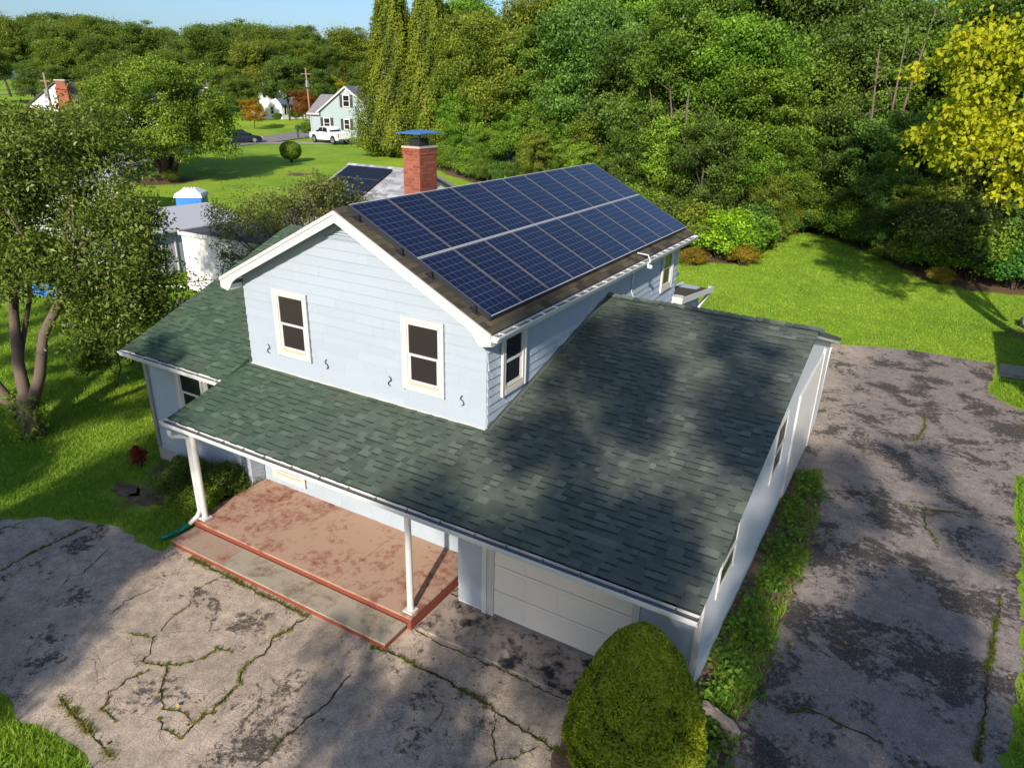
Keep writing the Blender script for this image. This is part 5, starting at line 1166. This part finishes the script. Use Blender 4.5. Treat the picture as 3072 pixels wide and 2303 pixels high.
# third house, mostly behind the big tree
b = thing('white_bungalow', 'white house with grey hipped roof half hidden behind the big tree', 'house', (-101, 81, hz(-101, 81)), YAW + .4)
MB().box(-6, 0, 0, 8, -.5, 2.6).box(-3.2, -.4, -.2, 4, 2.6, 4.4).build('wall', 'siding_white', b)
MB().add([(-6.4, -.4, 2.6), (.4, -.4, 2.6), (.4, 8.4, 2.6), (-6.4, 8.4, 2.6), (-3, 3.5, 5.2), (-3, 5, 5.2)], [(0, 1, 4), (1, 2, 5, 4), (2, 3, 5), (3, 0, 4, 5)], .5).add([(-3.6, -.5, 4.4), (0, -.5, 4.4), (0, 4.2, 4.4), (-3.6, 4.2, 4.4), (-1.8, 1.6, 5.7)], [(0, 1, 4), (1, 2, 4), (2, 3, 4), (3, 0, 4)], .5).build('roof', 'grey_shingle', b)
simple_window(b, (-2.2, -.21, 2.95), X, -Y, .9, 1.1); simple_window(b, (-5, -.01, .8), X, -Y, .95, 1.3)
# left house with brick chimney
b = thing('cream_house', 'cream house with tall orange brick end chimney at the upper left', 'house', (-80, 41.5, hz(-80, 41.5)), YAW - .1)
MB().prism([(-4, 0, -.6), (4, 0, -.6), (4, 0, 2.6), (0, 0, 5.2), (-4, 0, 2.6)], (0, 9, 0)).build('wall', 'siding_white', b)
for xe in (4.35, -4.35): MB().prism([(0, -.25, 5.25), (xe, -.25, 2.42), (xe, -.25, 2.58), (0, -.25, 5.42)], (0, 9.6, 0)).build('roof', 'dark_roof', b)
chm = MB().box(.4, 1.9, -.75, 0, -.6, 4.9).box(.55, 1.75, -.72, .0, 4.9, 5.5).build('end_chimney', 'brick_red', b); MB().box(.45, 1.85, -.82, .1, 5.5, 5.62).build('chimney_cap', 'mortar', b)
simple_window(b, (-2.6, -.01, .8), X, -Y, 1, 1.3); MB().box(4, 12, 2, 9, -.6, 2.2).build('side_wing', 'siding_white', b); MB().prism([(3.9, 1.6, 2.2), (3.9, 5.5, 4.3), (3.9, 9.4, 2.2)], (8.4, 0, 0)).build('side_roof', 'dark_roof', b)
# plain garage off to the right, whose shadow falls on the lawn
b = thing('white_garage', 'white garage just beyond the right edge that shades the lawn corner', 'garage', (19, 16.5, 0), world=True)
MB().box(16.9, 22, 13.5, 19.6, 0, 2.7).build('wall', 'siding_white', b); MB().prism([(16.6, 13.2, 2.7), (22.3, 13.2, 2.7), (19.5, 13.2, 3.5)], (0, 6.7, 0)).build('roof', 'grey_shingle', b)

# ------------------------------------------------------------------ vehicles
M('car_white', (.82, .82, .82), .25, .03, 2, spec=.6); M('car_black', (.012, .016, .024), .2, .05, 2, spec=.7); M('tyre', (.02, .02, .021), .8, .1); M('rim', (.5, .5, .52), .3, .1, metal=.8); M('tail_red', (.45, .02, .02), .3, .1); M('head_clear', (.6, .62, .65), .15, .05)
def loft(sections):
    """sections: (x, [(y,z)...]) outlines joined along x"""
    mb = MB(); n = len(sections[0][1]); vs = [(x, y, z) for x, o_ in sections for y, z in o_]
    fs = [(i * n + k, i * n + (k + 1) % n, (i + 1) * n + (k + 1) % n, (i + 1) * n + k) for i in range(len(sections) - 1) for k in range(n)]
    return mb.add(vs, fs + [tuple(range(n))[::-1], tuple(range((len(sections) - 1) * n, len(sections) * n))])
def sect(x, w, z0, z1, cr_=.12, tb=.93): return (x, [(-w * .94, z0), (w * .94, z0), (w, z0 + .15), (w, z1 - cr_ * 1.5), (w * tb, z1 - cr_ * .3), (w * tb * .85, z1), (-w * tb * .85, z1), (-w * tb, z1 - cr_ * .3), (-w, z1 - cr_ * 1.5), (-w, z0 + .15)])
def wheel(car, x, y, r_):
    sg = 1 if y > 0 else -1; f = (V((x, y - sg * .13, r_)), X, Z, V((0, sg, 0)))
    t_ = MB().lathe([(r_ * .62, 0), (r_ * .95, .0), (r_, .04), (r_, .2), (r_ * .95, .25), (r_ * .62, .25)], 20, fr=f).build('tyre', 'tyre', car)
    MB().lathe([(.05, .19), (r_ * .2, .235), (r_ * .62, .225), (r_ * .64, .255)], 20, fr=f).build('rim', 'rim', t_)
tk = thing('pickup_truck', 'white crew-cab pickup parked in front of the grey-blue house', 'truck', (-52.9, 57.9, hz(-52.9, 57.9) + .06), YAW + math.pi - R(40))
loft([sect(2.95, .82, .55, 1.0), sect(2.85, .96, .42, 1.18), sect(1.55, 1.0, .38, 1.28), sect(1.4, 1.0, .38, 1.30), sect(-.95, 1.0, .4, 1.30)]).build('body', 'car_white', tk, True)
bed = MB(); bed.box(-2.85, -.97, -1.0, 1.0, .48, .72); bed.box(-2.85, -.97, .88, 1.0, .72, 1.32); bed.box(-2.85, -.97, -1.0, -.88, .72, 1.32); bed.box(-1.05, -.97, -.88, .88, .72, 1.32); bedo = bed.build('cargo_bed', 'car_white', tk)
MB().box(-2.93, -2.85, -.9, .9, .62, 1.32).build('tailgate', 'car_white', bedo)
loft([sect(1.45, .93, 1.25, 1.32, .02), sect(.75, .86, 1.25, 1.88, .1, .9), sect(.2, .86, 1.25, 1.95, .1, .9), sect(-.7, .86, 1.25, 1.93, .1, .9), sect(-.97, .9, 1.25, 1.75, .1, .9)]).build('cab', 'car_white', tk, True)
for sg in (-1, 1):
    MB().prism([(1.22, sg * .915, 1.34), (.72, sg * .875, 1.78), (.22, sg * .872, 1.83), (.22, sg * .93, 1.34)], (0, sg * .02, 0)).build('side_window', 'window_glass', tk)
    MB().prism([(.12, sg * .93, 1.34), (.12, sg * .872, 1.83), (-.62, sg * .872, 1.82), (-.78, sg * .93, 1.34)], (0, sg * .02, 0)).build('side_window', 'window_glass', tk)
    MB().box(-2.95, -2.84, sg * .97 - .04, sg * .97 + .04, .82, 1.25).build('tail_light', 'tail_red', tk); MB().box(2.8, 2.97, sg * .72 - .14, sg * .72 + .14, .85, 1.08).build('headlight', 'head_clear', tk)
    MB().box(.95, 1.1, sg * 1.0 - .02 + (0 if sg < 0 else .0), sg * 1.0 + .18 if sg > 0 else sg * 1.0 - .18 + .2, 1.3, 1.48).build('wing_mirror', 'car_black', tk)
    for x in (1.85, -1.85):
        wheel(tk, x, sg * .93, .42); MB().lathe([(.50, 0), (.50, .012)], 18, fr=(V((x, sg * 1.0, .5)), X, Z, V((0, sg, 0)))).build('wheel_arch', 'tyre', tk)
MB().box(-3.05, -2.93, -.95, .95, .5, .66).build('rear_bumper', 'rim', tk); MB().prism([(1.40, -.8, 1.36), (1.40, .8, 1.36), (.80, .72, 1.83), (.80, -.72, 1.83)], (.03, 0, .02)).build('windscreen', 'window_glass', tk); MB().prism([(-.97, -.7, 1.36), (-.97, .7, 1.36), (-.92, .66, 1.72), (-.92, -.66, 1.72)], (-.03, 0, 0)).build('rear_window', 'window_glass', tk)
cd_ = thing('sedan', 'dark sedan parked at the roadside near the big tree', 'car', (-61.2, 51.6, hz(-61.2, 51.6) + .08), YAW + R(28))
loft([sect(2.35, .72, .35, .62, .05), sect(2.2, .85, .25, .72), sect(1.0, .9, .22, .92), sect(-1.5, .9, .22, .98), sect(-2.2, .85, .28, .9), sect(-2.35, .75, .38, .78, .05)]).build('body', 'car_black', cd_, True)
loft([sect(1.15, .8, .88, .93, .02), sect(.35, .68, .88, 1.38, .08, .9), sect(-.75, .68, .88, 1.42, .08, .9), sect(-1.75, .78, .88, .98, .03)]).build('cabin', 'window_glass', cd_, True)
MB().box(-.8, .35, -.55, .55, 1.40, 1.44).build('roof_panel', 'car_black', cd_)
for sg in (-1, 1):
    for x in (1.4, -1.4): wheel(cd_, x, sg * .82, .33)
    MB().box(2.2, 2.36, sg * .6 - .15, sg * .6 + .15, .55, .68).build('headlight', 'head_clear', cd_); MB().box(-2.36, -2.25, sg * .65 - .12, sg * .65 + .12, .65, .78).build('tail_light', 'tail_red', cd_)
# bins, mailbox
for nm, lab, x, y, mt in (('wheelie_bin', 'blue wheelie bin standing beside the arborvitae', -49.4, 61.6, 'blue_plastic'), ('wheelie_bin', 'green wheelie bin next to the blue one', -48.6, 62.2, 'green_bin')):
    bn = thing(nm, lab, 'bin', (x, y, hz(x, y)), YAW)
    MB().add([(-.26, -.3, .05), (.26, -.3, .05), (.26, .3, .05), (-.26, .3, .05), (-.36, -.4, 1.05), (.36, -.4, 1.05), (.36, .4, 1.05), (-.36, .4, 1.05)], [(0, 3, 2, 1), (4, 5, 6, 7), (0, 1, 5, 4), (1, 2, 6, 5), (2, 3, 7, 6), (3, 0, 4, 7)]).build('bin_body', mt, bn)
    MB().add([(-.4, -.46, 1.05), (.4, -.46, 1.05), (.4, .44, 1.05), (-.4, .44, 1.05), (-.34, -.4, 1.14), (.34, -.4, 1.14), (.34, .4, 1.18), (-.34, .4, 1.18)], [(0, 3, 2, 1), (4, 5, 6, 7), (0, 1, 5, 4), (1, 2, 6, 5), (2, 3, 7, 6), (3, 0, 4, 7)]).build('lid', mt, bn)
    for sg in (-1, 1): MB().lathe([(.1, 0), (.1, .06)], 12, fr=(V((sg * .3, .3, .1)), Y, Z, X)).build('wheel', 'tyre', bn)
mbx = thing('mailbox', 'dark mailbox on a post at the roadside', 'mailbox', (-59.0, 58.6, hz(-59, 58.6)), YAW)
MB().box(-.08, .08, -.08, .08, 0, 1.2).build('post', 'shutter_black', mbx); MB().prism([(-.2, -.35, 1.15), (.2, -.35, 1.15), (.2, -.35, 1.45), (.1, -.35, 1.6), (-.1, -.35, 1.6), (-.2, -.35, 1.45)], (0, .7, 0)).build('box', 'shutter_black', mbx); MB().prism([(0, .1, .6), (.0, .5, 1.1), (.0, .1, 1.1)], (.06, 0, 0)).build('brace', 'shutter_black', mbx)
# utility poles and wires
def pole(x, y, h, lab, lean):
    z0 = hz(x, y); p = thing('utility_pole', lab, 'utility pole', (x, y, z0)); top = V((lean, 0, h))
    MB().tube([(0, 0, -.3), tuple(top)], [.17, .11], 9).build('pole', 'pole_wood', p, True); MB().box(-1.0 + lean, 1.0 + lean, -.06, .06, h - .9, h - .78).build('crossarm', 'pole_wood', p); MB().tube([(lean + .35, -.25, h - 2.6), (lean + .35, -.25, h - 1.7)], .25, 10).build('transformer', 'rim', p)
    return V((x + lean, y, z0 + h))
pA = pole(-75.4, 38.1, 6.2, 'leaning utility pole with transformer in front of the cream house', -.4)
pB = pole(-70.2, 72.2, 8.2, 'brown utility pole between the purple tree and the grey-blue house', -.3)
def wire(a, b, sag, lab, rad=.02, n=14):
    a, b = V(a), V(b); m_ = MB().tube([a.lerp(b, t / n) - Z * (sag * 4 * (t / n) * (1 - t / n)) for t in range(n + 1)], rad, 5); tag(m_.build('overhead_wire', 'wire_black'), lab, 'wire')
wire(pA - Z * .2, pB - Z * .2, 1.0, 'top overhead wire running between the two utility poles', .03)
wire(pA - Z * 1.6, pB - Z * 1.6, 1.0, 'lower overhead wire running between the two utility poles', .03)
wire(pA - Z * .2, (-95, 8, 9), .8, 'top overhead wire leaving the leaning pole to the left', .03); wire(pA - Z * 1.5, (-95, 8, 7.4), .8, 'middle overhead wire leaving the leaning pole to the left', .03); wire(pA - Z * 1.9, (-95, 8, 6.6), .8, 'lowest overhead wire leaving the leaning pole to the left', .03)
wire((-16.4, 10.2, 2.5), (-14.5, -6, 4.5), .35, 'thin cable from the white shed crossing the left lawn, upper', .012); wire((-3.3, 4.5, 3.9), (-13, -5, 4.2), .5, 'thin service cable from the wing crossing the left lawn, lower', .012)

# ------------------------------------------------------------------ middle-distance trees
g = np.random.default_rng(88); bl = [(0, 0, 5.6, 5.2, 5.0, 2.6, 90), (2.8, .5, 4.6, 3.2, 3.0, 1.8, 40), (-3.0, 0, 4.6, 3.0, 3.0, 1.8, 40), (.5, 0, 7.2, 3.4, 3.2, 1.6, 40), (0, -2.6, 4.2, 3.2, 2.4, 1.6, 34)] + [(4.0 * math.cos(q), 4.0 * math.sin(q), 2.9, 1.8, 1.8, 1.3, 20) for q in (0, .9, 1.8, 2.7, 3.6, 4.4, 5.3)]
v, t, c = crown(g, bl, .8, 190, .17, .6); mb = MB(); limbs(mb, g, (0, 0, -.2), (.2, 0, 5), c, .42, 26)
for k in range(4): mb.tube([(0, 0, 0), (math.cos(k * 1.7) * .9, math.sin(k * 1.7) * .9, 1.6), (math.cos(k * 1.7) * 2.4, math.sin(k * 1.7) * 2.4, 3.8)], [.4, .28, .1], 8)
proto('bigtree', mb.mesh('bigtree_trunk', 'bark', True), mesh_np('bigtree_crown', v, 4, t, 'leaf'))
plant('bigtree', 'shade_tree', 'big spreading light green tree in the middle of the neighbouring lawn', 'tree', -42.4, 28.2, 1.0, .4, (1.1, 1.25, .75), sz=1.04)
for x, y, s, k, c, lab, cat in ((-41, 27.3, .55, 'bush2', (1.0, .9, .9), 'small grey-green bush at the foot of the big spreading tree', 'bush'), (-54.5, 42.5, 1.0, 'bush2', (1.6, 1.0, .9), 'brownish roadside bush under the right side of the big tree', 'bush'),
                               (-74.3, 65.2, .95, 'small', (2.6, .95, .35), 'orange-brown Japanese maple on the lawn before the white house', 'tree'), (-73.5, 74.5, 1.15, 'small', (1.6, .32, .42), 'dark purple-red tree beside the brown utility pole', 'tree'),
                               (-80.5, 79.0, .5, 'bush', (2.2, 1.4, .4), 'yellow-orange shrub by the porch of the white house', 'shrub'), (-78, 77, .7, 'bush', (1, 1.1, .8), 'rounded green shrub between the white house and the pole', 'shrub'), (-83, 77.5, .5, 'bush', (.9, 1.1, .8), 'low green shrub at the corner of the white house', 'shrub'), (-63.8, 64.6, .6, 'bush', (.9, 1.3, .7), 'green hedge shrub at the left corner of the grey-blue house', 'shrub'),
                               (-79, 86, .95, 'mid', (2.6, 1.7, .4), 'golden yellow rounded tree behind the grey-blue house, left one', 'tree'), (-72, 90, .95, 'mid', (2.4, 1.65, .4), 'golden yellow rounded tree behind the grey-blue house, middle one', 'tree'), (-66, 92, .85, 'mid', (2.3, 1.7, .45), 'golden yellow rounded tree behind the grey-blue house, beside the arborvitae', 'tree'),
                               (-87, 107, 1.2, 'mid', (1.5, .42, .5), 'large dark maroon tree above the golden trees', 'tree'), (-63, 27.5, .95, 'small', (2.3, 1.2, .7), 'pinkish brown dogwood behind the leaning pole at left', 'tree'), (-56, 20, 1.1, 'small', (1.7, 1.15, .8), 'brownish dogwood tree at the far left edge', 'tree'), (-68, 38, 1.1, 'small', (2.4, 1.25, .6), 'orange-brown dogwood beside the brick chimney', 'tree'), (-53.5, 24.5, 1.15, 'small', (1.9, 1.2, .7), 'reddish brown dogwood between the leaning pole and the big tree', 'tree'), (-47.5, 17, 1.2, 'small', (1.5, 1.3, .8), 'olive-brown dogwood nearest the left edge above the solar roof', 'tree'), (-43, 15.5, 1.0, 'mid2', (1.3, 1.35, .8), 'leafy green tree behind the left solar roof', 'tree'), (-46, 23, .8, 'mid2', (1.4, 1.3, .8), 'green roadside tree left of the big spreading tree', 'tree'), (-50, 21, .9, 'bush', (1.2, 1.4, .8), 'green roadside bush at the far left below the dogwood', 'shrub'), (-58, 33, 1.0, 'mid2', (1.4, 1.25, .8), 'small green tree left of the big spreading tree', 'tree')):
    plant(k, 'bush' if cat != 'tree' else 'tree', lab, cat, x, y, s, None, c, parts=('trunk', 'crown') if cat == 'tree' else ('stems', 'foliage'))
# clipped ball hedge
g = np.random.default_rng(8); n_ = 5000; d = unit(g.normal(size=(n_, 3))); C = d * np.array([.95, .95, .8]) * g.uniform(.9, 1.02, (n_, 1)); C = np.sign(C) * np.abs(C) ** .85; C[:, 2] += 1.1
hb = thing('clipped_shrub', 'clipped rounded hedge shrub standing alone on the neighbouring lawn', 'shrub', (-42.7, 41.8, hz(-42.7, 41.8)))
o = obj('foliage', mesh_np('ball_foliage', leaf_verts(g, C, unit(d + g.normal(size=(n_, 3)) * .4), .13, .6), 4, np.clip(g.normal(.45, .2, n_), 0, 1), 'leaf'), hb); o.color = (1.1, 1.2, .6, 1)
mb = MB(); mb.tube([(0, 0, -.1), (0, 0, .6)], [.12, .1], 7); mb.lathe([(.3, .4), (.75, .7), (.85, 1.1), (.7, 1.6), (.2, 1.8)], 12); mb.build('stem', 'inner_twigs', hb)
# silvery olive shrub behind the house, in front of the neighbour's lawn
g = np.random.default_rng(44); bl = [(0, 0, 3.4, 2.3, 2.0, 1.5, 60), (-2.2, .4, 3.0, 1.7, 1.6, 1.2, 36), (2.0, .2, 3.0, 1.6, 1.5, 1.2, 34), (-.8, 0, 1.8, 2.2, 1.8, 1.0, 30), (-2.6, -.6, 1.9, 1.0, 1.0, .8, 12), (.8, 0, 4.5, 1.3, 1.2, .8, 20)]
v, t, c = crown(g, bl, .45, 120, .105, .36, .9, .2, .5); mb = MB()
for i in g.choice(len(c), 44, replace=False): e_ = c[i]; mb.tube([(e_[0] * .12, e_[1] * .12, -.1), (e_[0] * .45, e_[1] * .45, e_[2] * .5), tuple(e_)], [.07, .045, .012], 5, cap=False)
proto('olive', mb.mesh('olive_stems', 'bark', True), mesh_np('olive_leaves', v, 4, t, 'leaf_small'))
plant('olive', 'olive_shrub', 'tall loose silvery-green shrub between the white shed and the chimney', 'shrub', -9.5, 11.0, 1.08, .55, (1.25, 1.2, 1.25), parts=('stems', 'foliage'))
plant('bush', 'juniper', 'yellow-green juniper beside the chimney on the wood side', 'shrub', -1.8, 19.5, 1.25, None, (1.6, 1.5, .5), parts=('stems', 'foliage'))
plant('bush', 'juniper', 'green shrub in front of the pale roof right of the chimney', 'shrub', -2.4, 12.6, .9, None, (1.2, 1.4, .5), parts=('stems', 'foliage'), sz=2.2)
plant('bush', 'juniper', 'small bright green shrub tip just left of the chimney foot', 'shrub', -4.6, 11.8, .9, None, (1.5, 1.6, .5), parts=('stems', 'foliage'), sz=1.9)

# ------------------------------------------------------------------ far tree line
rf_ = random.Random(31); FAR = []
for D, n_, k0, hs in ((132, 11, -62, .9), (150, 15, -95, 1.08), (178, 17, -115, 1.3)):
    for i in range(n_):
        a = -122 + i * (122 - 20) / (n_ - 1) + rf_.uniform(-3, 3); a *= D / 150
        p = CAM + EY * D + EX * (a + 22 * D / 150)
        if D == 132 and a > -45: continue
        FAR.append((p.x, p.y, hs * rf_.uniform(.92, 1.22), rf_.choice(('maple', 'oak', 'ash', 'oak')), rf_.choice(((.75, .85, .75), (.9, .95, .75), (1.1, 1.0, .7), (.65, .8, .8), (1.0, 1.05, .7)))))
for i in range(13):
    D = 120 + rf_.uniform(-4, 10); p = CAM + EY * D + EX * (-80 + i * 6.2 + rf_.uniform(-1.5, 1.5)); FAR.append((p.x, p.y, 1.15 * rf_.uniform(.8, 1.2), 'mid', rf_.choice(((.7, .85, .75), (.8, .9, .7), (1.0, 1.0, .7)))))
for x, y, s in ((-92, 95, 1.0), (-96, 98, 1.15), (-88, 99, .9), (-84, 97, .8)): FAR.append((x, y, s, 'spruce', (.75, .85, .9)))
FAR.sort(key=lambda q: pix((q[0], q[1], 8))[0])
for i, (x, y, s, k, c) in enumerate(FAR):
    lab = f'{ {"spruce": "conifer", "mid": "low tree"}.get(k, "dark tree")} in the far tree line below the sky, {ORD[i]} from the left'
    plant(k, 'conifer' if k == 'spruce' else 'far_tree', lab, 'tree', x, y, s, None, c, 'far tree line')
plant('ash', 'thin_tree', 'thin-crowned taller tree on the skyline just left of the arborvitae', 'tree', -66, 100, 1.35, .4, (.8, .9, .8))

# ------------------------------------------------------------------ street trees in front of the house, outside the picture, that dapple roof and drive
for x, y, k, s, sz, lab in ((13.6, -19.0, 'street', 1.0, 1.26, 'street maple in front of the garage whose shade dapples the green roof'), (18.8, -18.5, 'street', 1.05, 1.2, 'street ash in front of the side drive'), (15.6, -27.5, 'street', 1.0, 1.72, 'tall street maple across the road behind the first'), (24.0, -17, 'oak', 1.0, 1.0, 'street oak at the right end of the frontage'),
                            (-5.5, -18, 'street', .95, 1.0, 'street maple in front of the left lawn'), (-12, -16, 'street', .9, .95, 'street oak in front of the apple tree'), (.6, -19.5, 'mid', 1.05, 1.35, 'small street tree in front of the porch'), (-.1, -14.5, 'mid', .85, 1.55, 'slender street tree shading the left end of the drive'), (-5.2, -14.5, 'mid', .75, 1.1, 'bushy street tree in front of the left lawn'), (8.7, -15.5, 'small', 1.2, 1.7, 'small street tree near the foot of the drive'), (20, -10.5, 'mid', .9, .95, 'small tree beside the side drive entrance')):
    x += 1.5
    plant(k, 'street_tree', lab, 'tree', x, y, s, 1.0, (1, 1, 1), 'street trees along the frontage', sz)
